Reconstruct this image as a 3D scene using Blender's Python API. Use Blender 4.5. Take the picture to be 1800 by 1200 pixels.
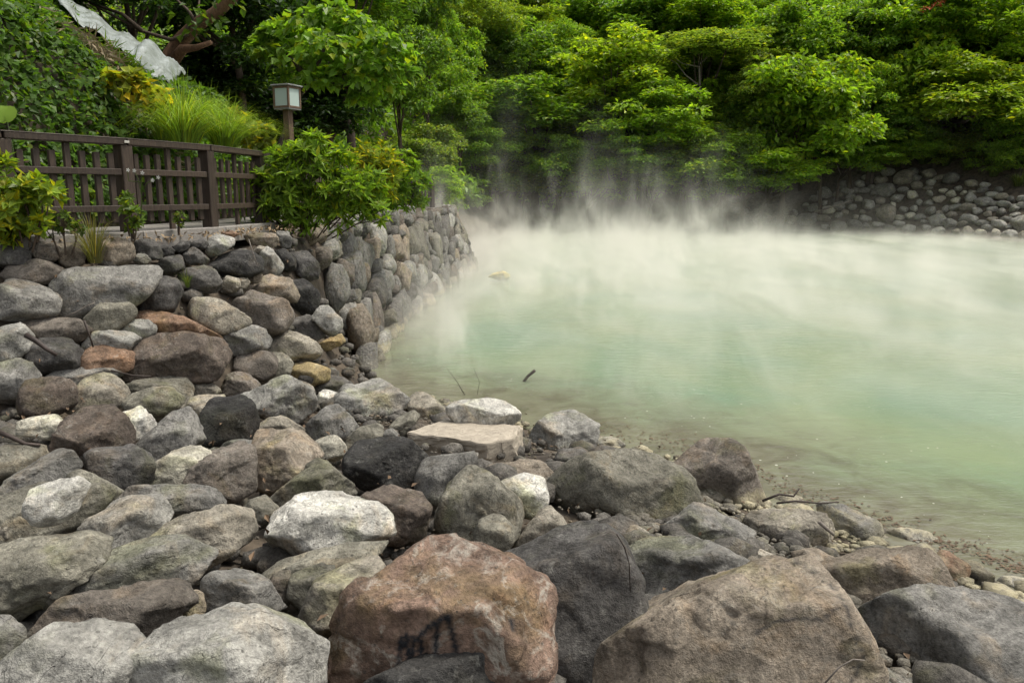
import bpy, bmesh, math, random
import numpy as np
from mathutils import Vector, Matrix

for o in list(bpy.data.objects):
    bpy.data.objects.remove(o)
SC = bpy.context.scene
COL = SC.collection

# ------------------------------------------------------------------ camera
CAMZ = 2.8
FPX = 1400.0                      # focal length in photograph pixels (1800 wide): 28 mm
PITCH = math.atan(260 / 1400)     # horizon lies at row 340 of 1200
cam_d = bpy.data.cameras.new('camera')
cam_d.lens = 28.0
cam_d.sensor_width = 36.0
cam_d.clip_start = 0.05
cam_d.clip_end = 600
cam = bpy.data.objects.new('camera', cam_d)
cam.location = (0, 0, CAMZ)
cam.rotation_euler = (math.pi / 2 - PITCH, 0, 0)
COL.objects.link(cam)
SC.camera = cam

# ------------------------------------------------------------------ sky and sun (bright thin overcast)
SUN_EL, SUN_AZ = math.radians(64), math.radians(80)   # azimuth clockwise from +Y
world = bpy.data.worlds.new('World')
SC.world = world
world.use_nodes = True
nt = world.node_tree
nt.nodes.clear()
sky = nt.nodes.new('ShaderNodeTexSky')
sky.sky_type = 'NISHITA'
sky.sun_disc = False
sky.sun_elevation = SUN_EL
sky.sun_rotation = SUN_AZ
sky.air_density = 1.0
sky.dust_density = 4.0
sky.ozone_density = 0.6
hs = nt.nodes.new('ShaderNodeHueSaturation')
hs.inputs['Saturation'].default_value = 0.22
bg = nt.nodes.new('ShaderNodeBackground')
bg.inputs['Strength'].default_value = 0.108
wo = nt.nodes.new('ShaderNodeOutputWorld')
nt.links.new(sky.outputs[0], hs.inputs['Color'])
nt.links.new(hs.outputs[0], bg.inputs['Color'])
nt.links.new(bg.outputs[0], wo.inputs['Surface'])

sun_d = bpy.data.lights.new('sun', 'SUN')
sun_d.energy = 1.5
sun_d.angle = math.radians(10)
sun_d.color = (1.0, 0.94, 0.83)
sun = bpy.data.objects.new('sun', sun_d)
sd = Vector((math.sin(SUN_AZ) * math.cos(SUN_EL), math.cos(SUN_AZ) * math.cos(SUN_EL), math.sin(SUN_EL)))
sun.rotation_euler = sd.to_track_quat('Z', 'Y').to_euler()
sun.location = (20, -20, 40)
COL.objects.link(sun)

vs = SC.view_settings
vs.view_transform = 'Standard'
vs.look = 'None'
vs.exposure = 0.95
vs.gamma = 1.0
vs.use_curve_mapping = False
SC.cycles.use_denoising = True
SC.cycles.volume_bounces = 2
SC.cycles.max_bounces = 6
SC.cycles.diffuse_bounces = 3
SC.cycles.glossy_bounces = 2
SC.cycles.transparent_max_bounces = 8
SC.cycles.volume_max_steps = 256
SC.cycles.caustics_reflective = False
SC.cycles.caustics_refractive = False

# ------------------------------------------------------------------ geometry of the view
CF = np.array((0, math.cos(PITCH), -math.sin(PITCH)))
CU = np.array((0, math.sin(PITCH), math.cos(PITCH)))
CR = np.array((1.0, 0, 0))
CAM = np.array((0, 0, CAMZ))
def ray(px, py):
    return CF + CR * (px - 900) / FPX + CU * (600 - py) / FPX
def at_z(px, py, z):
    d = ray(px, py)
    return CAM + d * ((z - CAMZ) / d[2])
def at_y(px, py, y):
    d = ray(px, py)
    return CAM + d * (y / d[1])

# ------------------------------------------------------------------ numpy noise
_rs = np.random.RandomState(11)
_perm = np.concatenate([_rs.permutation(256)] * 3)
_grad = _rs.normal(size=(256, 3))
_grad /= np.linalg.norm(_grad, axis=1)[:, None]
def perlin(p):
    p = np.asarray(p, float)
    i = np.floor(p).astype(int)
    f = p - i
    i &= 255
    u = f * f * f * (f * (f * 6 - 15) + 10)
    out = 0
    for dx in (0, 1):
        for dy in (0, 1):
            for dz in (0, 1):
                h = _perm[_perm[_perm[i[:, 0] + dx] + i[:, 1] + dy] + i[:, 2] + dz]
                g = _grad[h]
                dot = g[:, 0] * (f[:, 0] - dx) + g[:, 1] * (f[:, 1] - dy) + g[:, 2] * (f[:, 2] - dz)
                w = (u[:, 0] if dx else 1 - u[:, 0]) * (u[:, 1] if dy else 1 - u[:, 1]) * (u[:, 2] if dz else 1 - u[:, 2])
                out = out + w * dot
    return out
def fbm(p, oct=4, gain=0.5):
    a, s, out = 1.0, 1.0, 0
    for _ in range(oct):
        out = out + a * perlin(p * s + 7.3 * s)
        a *= gain
        s *= 2.03
    return out
def smooth(a, b, x):
    t = np.clip((x - a) / (b - a), 0, 1)
    return t * t * (3 - 2 * t)

# ------------------------------------------------------------------ object helpers
def link_mesh(name, me, mat=None, parent=None, loc=None):
    o = bpy.data.objects.new(name, me)
    COL.objects.link(o)
    if mat and not me.materials:
        me.materials.append(mat)
    if parent:
        o.parent = parent
    if loc is not None:
        o.location = loc
    return o
def mesh_np(name, v, faces, smooth_shade=True, attr=None):
    """v Nx3, faces MxK array (K = 3 or 4)"""
    me = bpy.data.meshes.new(name)
    v = np.ascontiguousarray(v, dtype=np.float32)
    f = np.ascontiguousarray(faces, dtype=np.int32)
    me.vertices.add(len(v))
    me.vertices.foreach_set('co', v.ravel())
    me.loops.add(f.size)
    me.loops.foreach_set('vertex_index', f.ravel())
    me.polygons.add(len(f))
    me.polygons.foreach_set('loop_start', np.arange(len(f), dtype=np.int32) * f.shape[1])
    me.polygons.foreach_set('use_smooth', np.full(len(f), smooth_shade))
    me.update(calc_edges=True)
    for k, a in (attr or {}).items():
        at = me.attributes.new(k, 'FLOAT', 'POINT')
        at.data.foreach_set('value', np.ascontiguousarray(a, dtype=np.float32))
    return me
def tag(o, label=None, cat=None, group=None, kind=None):
    if label: o['label'] = label
    if cat: o['category'] = cat
    if group: o['group'] = group
    if kind: o['kind'] = kind
    return o
def empty(name, loc, label=None, cat=None, group=None):
    o = bpy.data.objects.new(name, None)
    o.empty_display_size = 0.2
    COL.objects.link(o)
    o.location = loc
    return tag(o, label, cat, group)
class MB:
    """collects boxes and tubes of ONE part"""
    def __init__(s):
        s.v, s.f, s.n = [], [], 0
    def add(s, v, f):
        s.v.append(np.asarray(v, float)); s.f += [tuple(i + s.n for i in q) for q in f]; s.n += len(v)
        return s
    def box(s, c, ax, half, bev=0.0):
        """oriented box, optional chamfer; ax rows = local axes"""
        c = np.asarray(c, float); ax = np.asarray(ax, float)
        if bev <= 0:
            p = [c + ax[0] * half[0] * i + ax[1] * half[1] * j + ax[2] * half[2] * k for i in (-1, 1) for j in (-1, 1) for k in (-1, 1)]
            return s.add(p, [(0, 1, 3, 2), (4, 6, 7, 5), (0, 4, 5, 1), (2, 3, 7, 6), (0, 2, 6, 4), (1, 5, 7, 3)])
        bm = bmesh.new()
        bmesh.ops.create_cube(bm, size=2)
        for q in bm.verts:
            q.co = Vector((q.co.x * half[0], q.co.y * half[1], q.co.z * half[2]))
        bmesh.ops.bevel(bm, geom=bm.edges[:], offset=bev, segments=1, affect='EDGES', profile=0.5)
        bm.verts.index_update()
        p = [c + ax[0] * q.co.x + ax[1] * q.co.y + ax[2] * q.co.z for q in bm.verts]
        f = [[w.index for w in fa.verts] for fa in bm.faces]
        bm.free()
        return s.add(p, f)
    def tube(s, pts, rad, n=7, cap=True):
        pts = np.asarray(pts, float)
        rings = []
        for i, p in enumerate(pts):
            t = pts[min(i + 1, len(pts) - 1)] - pts[max(i - 1, 0)]
            t = t / (np.linalg.norm(t) + 1e-9)
            a = np.cross(t, (0, 0, 1) if abs(t[2]) < 0.9 else (1, 0, 0)); a /= np.linalg.norm(a)
            b = np.cross(t, a)
            for k in range(n):
                an = 2 * math.pi * k / n
                rings.append(p + (a * math.cos(an) + b * math.sin(an)) * rad[i])
        f = []
        for i in range(len(pts) - 1):
            for k in range(n):
                k2 = (k + 1) % n
                f.append((i * n + k, i * n + k2, (i + 1) * n + k2, (i + 1) * n + k))
        if cap:
            f.append(tuple(range(n - 1, -1, -1)))
            f.append(tuple((len(pts) - 1) * n + k for k in range(n)))
        return s.add(rings, f)
    def build(s, name, mat, parent=None, loc=(0, 0, 0), smooth_shade=False):
        v = np.concatenate(s.v) - np.asarray(loc)
        me = bpy.data.meshes.new(name)
        me.from_pydata(v.tolist(), [], s.f)
        me.polygons.foreach_set('use_smooth', np.full(len(me.polygons), smooth_shade))
        me.update()
        o = link_mesh(name, me, mat, parent)
        if parent is None:
            o.location = loc
        return o

# ------------------------------------------------------------------ materials
def new_mat(name):
    m = bpy.data.materials.new(name)
    m.use_nodes = True
    t = m.node_tree
    b = t.nodes['Principled BSDF']
    return m, t, b, t.nodes['Material Output']
class NG:
    """short-hand for wiring nodes"""
    def __init__(s, t): s.t = t
    def n(s, typ, **kw):
        nd = s.t.nodes.new('ShaderNode' + typ)
        for k, v in kw.items():
            if k.startswith('i_'):
                nd.inputs[k[2:].replace('_', ' ')].default_value = v
            else:
                setattr(nd, k, v)
        return nd
    def l(s, a, b): s.t.links.new(a, b)
    def noise(s, vec, scale, detail=4, rough=0.55, dist=0.0):
        nd = s.n('TexNoise'); nd.inputs['Scale'].default_value = scale; nd.inputs['Detail'].default_value = detail
        nd.inputs['Roughness'].default_value = rough; nd.inputs['Distortion'].default_value = dist
        s.l(vec, nd.inputs['Vector']); return nd.outputs['Fac']
    def ramp(s, fac, a, b, va=0.0, vb=1.0):
        nd = s.n('MapRange'); nd.inputs[1].default_value = a; nd.inputs[2].default_value = b
        nd.inputs[3].default_value = va; nd.inputs[4].default_value = vb
        s.l(fac, nd.inputs[0]); return nd.outputs[0]
    def math(s, op, a, b=None, c=None):
        nd = s.n('Math', operation=op)
        for i, q in enumerate((a, b, c)):
            if q is None: continue
            if isinstance(q, (int, float)): nd.inputs[i].default_value = q
            else: s.l(q, nd.inputs[i])
        return nd.outputs[0]
    def mix(s, fac, a, b, typ='MIX'):
        nd = s.n('MixRGB', blend_type=typ)
        for i, q in zip((0, 1, 2), (fac, a, b)):
            if isinstance(q, (int, float)): nd.inputs[i].default_value = q
            elif isinstance(q, tuple): nd.inputs[i].default_value = q if len(q) == 4 else q + (1,)
            else: s.l(q, nd.inputs[i])
        return nd.outputs[0]
    def vmath(s, op, a, b=None):
        nd = s.n('VectorMath', operation=op)
        for i, q in enumerate((a, b)):
            if q is None: continue
            if isinstance(q, tuple): nd.inputs[i].default_value = q
            else: s.l(q, nd.inputs[i])
        return nd.outputs[0]

def rock_material(name, painted=False):
    m, t, b, out = new_mat(name)
    g = NG(t)
    tc = g.n('TexCoord'); oi = g.n('ObjectInfo'); geo = g.n('NewGeometry')
    off = g.n('CombineXYZ')
    for i, k in enumerate((37.0, 91.0, 53.0)):
        g.l(g.math('MULTIPLY', oi.outputs['Random'], k), off.inputs[i])
    rot = g.n('VectorRotate', rotation_type='EULER_XYZ')
    ro = g.n('CombineXYZ')
    g.l(g.math('MULTIPLY', oi.outputs['Random'], 23.0), ro.inputs[0])
    g.l(g.math('MULTIPLY', oi.outputs['Random'], 41.0), ro.inputs[1])
    g.l(tc.outputs['Object'], rot.inputs['Vector']); g.l(ro.outputs[0], rot.inputs['Rotation'])
    P = g.vmath('ADD', rot.outputs[0], off.outputs[0])
    base = oi.outputs['Color']
    alpha = oi.outputs['Alpha']
    n_big = g.noise(P, 2.6, 5, 0.6, 0.4)
    n_mid = g.noise(P, 9.0, 7, 0.68, 0.15)
    n_fine = g.noise(P, 48.0, 5, 0.75)
    mp = g.n('Mapping'); mp.inputs['Scale'].default_value = (1.0, 1.0, 4.0); g.l(P, mp.inputs[0])
    n_str = g.noise(mp.outputs[0], 2.6, 6, 0.62, 0.5)
    # value variation
    f1 = g.ramp(n_big, 0.3, 0.7, 0.62, 1.34)
    f2 = g.ramp(n_mid, 0.3, 0.7, 0.68, 1.3)
    f3 = g.ramp(n_fine, 0.3, 0.7, 0.52, 1.46)
    f4 = g.ramp(n_str, 0.35, 0.65, 0.74, 1.2)
    ff = g.math('MULTIPLY', g.math('MULTIPLY', f1, f2), g.math('MULTIPLY', f3, f4))
    comb = g.n('CombineXYZ')
    for i in range(3): g.l(ff, comb.inputs[i])
    c = g.mix(1.0, base, comb.outputs[0], 'MULTIPLY')
    # warm iron stains and olive algae
    w = g.noise(g.vmath('ADD', P, (11.0, 3.0, 5.0)), 3.4, 5, 0.6, 0.8)
    warm = g.mix(1.0, c, (1.22, 0.98, 0.70), 'MULTIPLY')
    c = g.mix(g.ramp(w, 0.54, 0.70, 0, 0.5), c, warm)
    ol = g.noise(g.vmath('ADD', P, (2.0, 31.0, 8.0)), 2.2, 4, 0.6, 0.5)
    olive = g.mix(1.0, c, (0.86, 0.90, 0.66), 'MULTIPLY')
    c = g.mix(g.ramp(ol, 0.54, 0.66, 0, 0.8), c, olive)
    # dark blotches
    dk = g.noise(g.vmath('ADD', P, (5.0, 15.0, 21.0)), 5.5, 7, 0.72, 0.7)
    c = g.mix(g.ramp(dk, 0.55, 0.66, 0, 0.62), c, g.mix(1.0, c, (0.30, 0.29, 0.27), 'MULTIPLY'))
    # pale lichen flecks
    lv = g.noise(g.vmath('ADD', P, (25.0, 1.0, 2.0)), 16.0, 6, 0.75, 0.5)
    lm = g.math('MULTIPLY', g.ramp(lv, 0.56, 0.66, 0, 1), g.ramp(n_big, 0.42, 0.6, 0.1, 0.75))
    c = g.mix(lm, c, g.mix(0.5, c, (0.42, 0.41, 0.36)))
    # pale veins (amount in the object's colour alpha)
    vn = g.noise(g.vmath('ADD', P, (8.0, 8.0, 40.0)), 3.2, 5, 0.6, 0.5)
    va = g.math('ABSOLUTE', g.math('SUBTRACT', vn, 0.5))
    vm = g.math('MULTIPLY', g.ramp(va, 0.0, 0.03, 1, 0), g.math('MULTIPLY', alpha, g.ramp(n_mid, 0.42, 0.62, 0.0, 1.0)))
    c = g.mix(vm, c, (0.46, 0.43, 0.36))
    # fine dark cracks
    ck = g.noise(g.vmath('ADD', mp.outputs[0], (3.0, 19.0, 1.0)), 2.6, 3, 0.5, 1.4)
    ca = g.math('ABSOLUTE', g.math('SUBTRACT', ck, 0.5))
    cm = g.math('MULTIPLY', g.ramp(ca, 0.0, 0.006, 1, 0), g.ramp(n_big, 0.5, 0.6, 0, 1))
    c = g.mix(g.math('MULTIPLY', cm, 0.4), c, (0.03, 0.028, 0.025))
    # mineral crust at the pool's waterline
    sx = g.n('SeparateXYZ'); g.l(geo.outputs['Position'], sx.inputs[0])
    zz = g.math('ADD', sx.outputs[2], g.ramp(n_mid, 0.3, 0.7, -0.09, 0.09))
    crust = g.math('MULTIPLY', g.math('MULTIPLY', g.ramp(zz, 0.10, 0.20, 1, 0), g.ramp(zz, 0.0, 0.05, 0.2, 0.8)), g.ramp(g.noise(geo.outputs['Position'], 1.1, 3, 0.6), 0.42, 0.58, 0.1, 1.0))
    c = g.mix(crust, c, g.mix(n_mid, (0.50, 0.42, 0.20), (0.60, 0.56, 0.45)))
    rough = 0.86
    if painted:
        at = g.n('Attribute', attribute_name='paint')
        pm = g.math('MULTIPLY', at.outputs['Fac'], g.ramp(n_fine, 0.36, 0.50, 0.6, 1.0))
        c = g.mix(pm, c, (0.022, 0.024, 0.028))
    sp = g.n('TexVoronoi'); sp.inputs['Scale'].default_value = 42; g.l(P, sp.inputs['Vector'])
    spx = g.n('SeparateXYZ'); g.l(sp.outputs['Color'], spx.inputs[0])
    c = g.mix(g.math('MULTIPLY', g.math('LESS_THAN', sp.outputs['Distance'], g.ramp(spx.outputs[0], 0.72, 1.0, 0.0, 0.34)), 0.55), c, (0.05, 0.047, 0.042))
    g.l(c, b.inputs['Base Color'])
    b.inputs['Roughness'].default_value = rough
    b.inputs['Specular IOR Level'].default_value = 0.3
    hgt = g.math('ADD', g.math('MULTIPLY', n_mid, 0.62), g.math('MULTIPLY', n_fine, 0.26))
    hgt = g.math('ADD', hgt, g.math('MULTIPLY', n_str, 0.45))
    hgt = g.math('SUBTRACT', hgt, g.math('MULTIPLY', cm, 0.22))
    hgt = g.math('SUBTRACT', hgt, g.ramp(dk, 0.55, 0.66, 0, 0.1))
    ch = g.n('TexVoronoi', feature='F1'); ch.inputs['Scale'].default_value = 6.5; g.l(g.vmath('ADD', P, (0.0, 0.0, 4.0)), ch.inputs['Vector'])
    hgt = g.math('ADD', hgt, g.math('MULTIPLY', ch.outputs['Distance'], 0.30))
    vo = g.n('TexNoise'); vo.inputs['Scale'].default_value = 130; vo.inputs['Detail'].default_value = 2; g.l(P, vo.inputs['Vector'])
    hgt = g.math('ADD', hgt, g.math('MULTIPLY', vo.outputs['Fac'], 0.06))
    bp = g.n('Bump'); bp.inputs['Strength'].default_value = 0.9; bp.inputs['Distance'].default_value = 0.06
    g.l(hgt, bp.inputs['Height']); g.l(bp.outputs[0], b.inputs['Normal'])
    return m
M_ROCK = rock_material('rock')
M_ROCKP = rock_material('rock_painted', True)

def leaf_material(name, hue_var=0.5, trans=0.48, gloss=0.35, yellow=0.12):
    """object colour x per-leaf variation; thin leaf lets light through"""
    m, t, b, out = new_mat(name)
    g = NG(t)
    oi = g.n('ObjectInfo')
    at = g.n('Attribute', attribute_name='lv')
    lv = at.outputs['Fac']
    val = g.ramp(lv, 0, 1, 0.55, 1.5)
    cb = g.n('CombineXYZ')
    for i in range(3): g.l(val, cb.inputs[i])
    c = g.mix(1.0, oi.outputs['Color'], cb.outputs[0], 'MULTIPLY')
    at2 = g.n('Attribute', attribute_name='lw')
    c2 = g.mix(1.0, c, (1.55, 1.15, 0.6), 'MULTIPLY')
    c = g.mix(g.ramp(at2.outputs['Fac'], 0.5, 1.0, 0, hue_var), c, c2)
    c3 = g.mix(1.0, c, (1.75, 1.35, 0.7), 'MULTIPLY')
    c = g.mix(g.ramp(at2.outputs['Fac'], 1.0 - yellow, 1.0 - yellow * 0.5, 0, 0.7), c, c3)
    g.l(c, b.inputs['Base Color'])
    b.inputs['Roughness'].default_value = 0.45
    b.inputs['Specular IOR Level'].default_value = gloss
    tr = g.n('BsdfTranslucent')
    g.l(g.mix(1.0, c, (1.5, 1.6, 0.5), 'MULTIPLY'), tr.inputs['Color'])
    ms = g.n('MixShader'); ms.inputs[0].default_value = trans
    g.l(b.outputs[0], ms.inputs[1]); g.l(tr.outputs[0], ms.inputs[2])
    g.l(ms.outputs[0], out.inputs['Surface'])
    return m
M_LEAF = leaf_material('leaf')
M_LEAFY = leaf_material('leaf_yellowing', 0.9, 0.4, 0.35, 0.35)
M_GRASS = leaf_material('grass_blade', 0.5, 0.4, 0.3, 0.1)

def simple_mat(name, col, rough=0.7, nscale=8.0, var=0.35, bump=0.2, stretch=None, spec=0.4, col2=None):
    m, t, b, out = new_mat(name)
    g = NG(t)
    tc = g.n('TexCoord'); oi = g.n('ObjectInfo')
    off = g.n('CombineXYZ')
    for i, k in enumerate((37.0, 91.0, 53.0)):
        g.l(g.math('MULTIPLY', oi.outputs['Random'], k), off.inputs[i])
    P = g.vmath('ADD', tc.outputs['Object'], off.outputs[0])
    if stretch:
        mp = g.n('Mapping'); mp.inputs['Scale'].default_value = stretch; g.l(P, mp.inputs[0]); P = mp.outputs[0]
    n1 = g.noise(P, nscale, 6, 0.65, 0.3)
    f = g.ramp(n1, 0.3, 0.7, 1 - var, 1 + var)
    f = g.math('MULTIPLY', f, g.ramp(oi.outputs['Random'], 0, 1, 0.85, 1.15))
    cb = g.n('CombineXYZ')
    for i in range(3): g.l(f, cb.inputs[i])
    c = g.mix(1.0, col + (1,), cb.outputs[0], 'MULTIPLY')
    if col2:
        n2 = g.noise(P, nscale * 0.45, 5, 0.6, 0.5)
        c = g.mix(g.ramp(n2, 0.48, 0.62), c, g.mix(1.0, col2 + (1,), cb.outputs[0], 'MULTIPLY'))
    sp = g.n('TexVoronoi'); sp.inputs['Scale'].default_value = 42; g.l(P, sp.inputs['Vector'])
    spx = g.n('SeparateXYZ'); g.l(sp.outputs['Color'], spx.inputs[0])
    c = g.mix(g.math('MULTIPLY', g.math('LESS_THAN', sp.outputs['Distance'], g.ramp(spx.outputs[0], 0.72, 1.0, 0.0, 0.34)), 0.55), c, (0.05, 0.047, 0.042))
    g.l(c, b.inputs['Base Color'])
    b.inputs['Roughness'].default_value = rough
    b.inputs['Specular IOR Level'].default_value = spec
    bp = g.n('Bump'); bp.inputs['Strength'].default_value = bump; bp.inputs['Distance'].default_value = 0.02
    g.l(n1, bp.inputs['Height']); g.l(bp.outputs[0], b.inputs['Normal'])
    return m
M_WOOD = simple_mat('dark_stained_wood', (0.048, 0.033, 0.023), 0.6, 6, 0.45, 0.35, (7, 7, 1))
M_RAILTOP = simple_mat('weathered_rail_wood', (0.15, 0.125, 0.105), 0.5, 6, 0.4, 0.3, (1.2, 1.2, 9))
M_DECK = simple_mat('grey_deck_board', (0.25, 0.23, 0.205), 0.75, 5, 0.3, 0.3, (1, 4, 9))
M_BARK = simple_mat('bark', (0.085, 0.062, 0.045), 0.9, 9, 0.5, 0.8, (3, 3, 1))
M_BARKR = simple_mat('reddish_bark', (0.17, 0.095, 0.055), 0.85, 9, 0.5, 0.8, (3, 3, 1))
M_TWIG = simple_mat('grey_twig', (0.22, 0.19, 0.16), 0.85, 14, 0.4, 0.3)
M_DTWIG = simple_mat('wet_twig', (0.045, 0.032, 0.025), 0.6, 14, 0.4, 0.3)
M_SOIL = simple_mat('soil_and_grit', (0.085, 0.068, 0.050), 0.95, 5, 0.5, 0.9, None, 0.2, (0.050, 0.042, 0.034))
M_LITTER = simple_mat('dry_leaf', (0.13, 0.085, 0.050), 0.8, 10, 0.5, 0.2)
M_CONC = simple_mat('old_concrete', (0.36, 0.315, 0.25), 0.9, 16, 0.22, 0.5, None, 0.2)
M_METAL = simple_mat('grey_lamp_metal', (0.17, 0.17, 0.165), 0.5, 10, 0.2, 0.1)

# ------------------------------------------------------------------ lie of the land
def dist_poly(x, y, poly, closed=True):
    """distance to a polyline / polygon and inside flag"""
    P = np.stack([x, y], -1)
    poly = np.asarray(poly, float)
    n = len(poly)
    best = np.full(len(P), 1e9)
    ins = np.zeros(len(P), bool)
    for i in range(n if closed else n - 1):
        a, b = poly[i], poly[(i + 1) % n]
        ab = b - a
        t = np.clip(((P - a) @ ab) / (ab @ ab), 0, 1)
        d = np.linalg.norm(P - (a + t[:, None] * ab), axis=1)
        best = np.minimum(best, d)
        if closed:
            c = (a[1] > P[:, 1]) != (b[1] > P[:, 1])
            with np.errstate(divide='ignore', invalid='ignore'):
                xi = a[0] + (P[:, 1] - a[1]) / (b[1] - a[1]) * ab[0]
            ins ^= c & (P[:, 0] < xi)
    return best, ins
near_shore = [(1800, 1010), (1700, 968), (1600, 938), (1540, 912), (1440, 888), (1330, 855), (1290, 802), (1180, 778), (1050, 756),
              (960, 728), (860, 702), (740, 692), (640, 668), (600, 642), (578, 622), (612, 592), (650, 562), (700, 530), (745, 500),
              (790, 474), (815, 457)]
POOL = [tuple(at_z(px, py, 0.0)[:2]) for px, py in near_shore]
POOL += [(-2.4, 38), (-1.2, 47), (1, 60.5), (10, 62), (18, 61), (25, 57), (29, 52), (30.9, 47.5), (34, 42), (40, 30), (40, 3), (12, 2.0), (6, 4.2)]
WALLTOP = [(-9, 5.2), (-6.6, 6.9), (-5.25, 7.75), (-4.3, 8.75), (-3.65, 10.0), (-3.25, 11.6), (-3.16, 13.2), (-3.18, 17), (-2.75, 24.5), (-2.25, 31.5), (-2.9, 34.5), (-6, 37)]
TERR = WALLTOP + [(-30, 37), (-30, 5.2)]
FOOT = [(-7.6, 19), (-6.6, 26), (-5.2, 34), (-3.6, 41), (-1.0, 50), (0.2, 62.5), (10, 64), (18.5, 63), (26.5, 58.5), (31, 53), (33.5, 47.5), (37, 41), (44, 28), (60, 0), (60, -20), (-30, -20), (-30, 19)]
def S(x, y):
    x = np.atleast_1d(np.asarray(x, float)); y = np.atleast_1d(np.asarray(y, float))
    d, ins = dist_poly(x, y, POOL)
    ds = np.where(ins, -d, d)
    z = np.where(ds > 0, np.minimum(-0.12 + 0.215 * ds, 1.4), np.maximum(-0.12 + 0.5 * ds, -0.9))
    dt, it = dist_poly(x, y, TERR)
    steep = np.interp(y, [9.5, 11.5, 13.0], [1.35, 1.8, 5.0])
    zt = np.where(it, 2.28, 2.28 - steep * np.maximum(dt - np.interp(y, [10, 13], [0, -.0]), 0))
    z = np.maximum(z, zt)
    # leafy mound behind the walk: ridge climbs to the left
    ridge = np.maximum(0, (-2.9 - x)) * 0.69
    # front foot of the mound runs behind the fence
    df, _ = dist_poly(x, y, [(-12, 5.2), (-7.3, 8.8), (-6.1, 10.2), (-5.2, 12.0), (-5.0, 14.5), (-4.9, 20)], False)
    fx = np.interp(y, [5, 8.8, 10.2, 12.0, 14.5, 20], [-12.2, -7.3, -6.1, -5.2, -5.0, -4.9])
    front = np.where(x < fx, df, -df) * 1.9
    back = (18.8 - y) * 1.3
    mound = 2.28 + np.minimum(np.minimum(ridge, front), back)
    z = np.where(y > 5, np.maximum(z, mound), z)
    # hillside round the far end
    dh, ih = dist_poly(x, y, FOOT)
    base = 0.25 + 2.0 * smooth(40, 34, y) * (x < 0)
    prof = np.where(dh < 5, dh * 0.62, 3.1 + (dh - 5) * 0.98)
    hill = base + np.minimum(prof, 42)
    z = np.where(~ih & (y > 17), np.maximum(z, hill), z)
    return z
def S1(x, y):
    return float(S([x], [y])[0])
def rough(x, y):
    return 0.10 * fbm(np.stack([x * 0.9, y * 0.9, x * 0], -1), 3)

gx = np.concatenate([np.linspace(-90, -30, 14)[:-1], np.linspace(-30, -8, 30)[:-1], np.linspace(-8, 6, 110)[:-1], np.linspace(6, 45, 60)[:-1], np.linspace(45, 120, 16)])
gy = np.concatenate([np.linspace(-25, 0, 12)[:-1], np.linspace(0, 20, 150)[:-1], np.linspace(20, 70, 90)[:-1], np.linspace(70, 160, 30)])
XX, YY = np.meshgrid(gx, gy, indexing='ij')
xf, yf = XX.ravel(), YY.ravel()
zs = S(xf, yf)
nb = smooth(14, 11, yf) * smooth(-7, -5, xf)
low = smooth(.75, .25, zs) * nb * (zs > -.1)
zf = zs - 0.10 - 0.14 * nb * (1 - low) + 0.09 * low + rough(xf, yf) * (1 - .6 * low)
nx, ny = len(gx), len(gy)
ii = (np.arange(nx - 1)[:, None] * ny + np.arange(ny - 1)[None]).ravel()
gf = np.stack([ii, ii + ny, ii + ny + 1, ii + 1], -1)
ground = link_mesh('ground', mesh_np('ground', np.stack([xf, yf, zf], -1), gf), M_SOIL)
tag(ground, 'dark soil and grit banks round the hot spring pool', 'ground', kind='structure')

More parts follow.
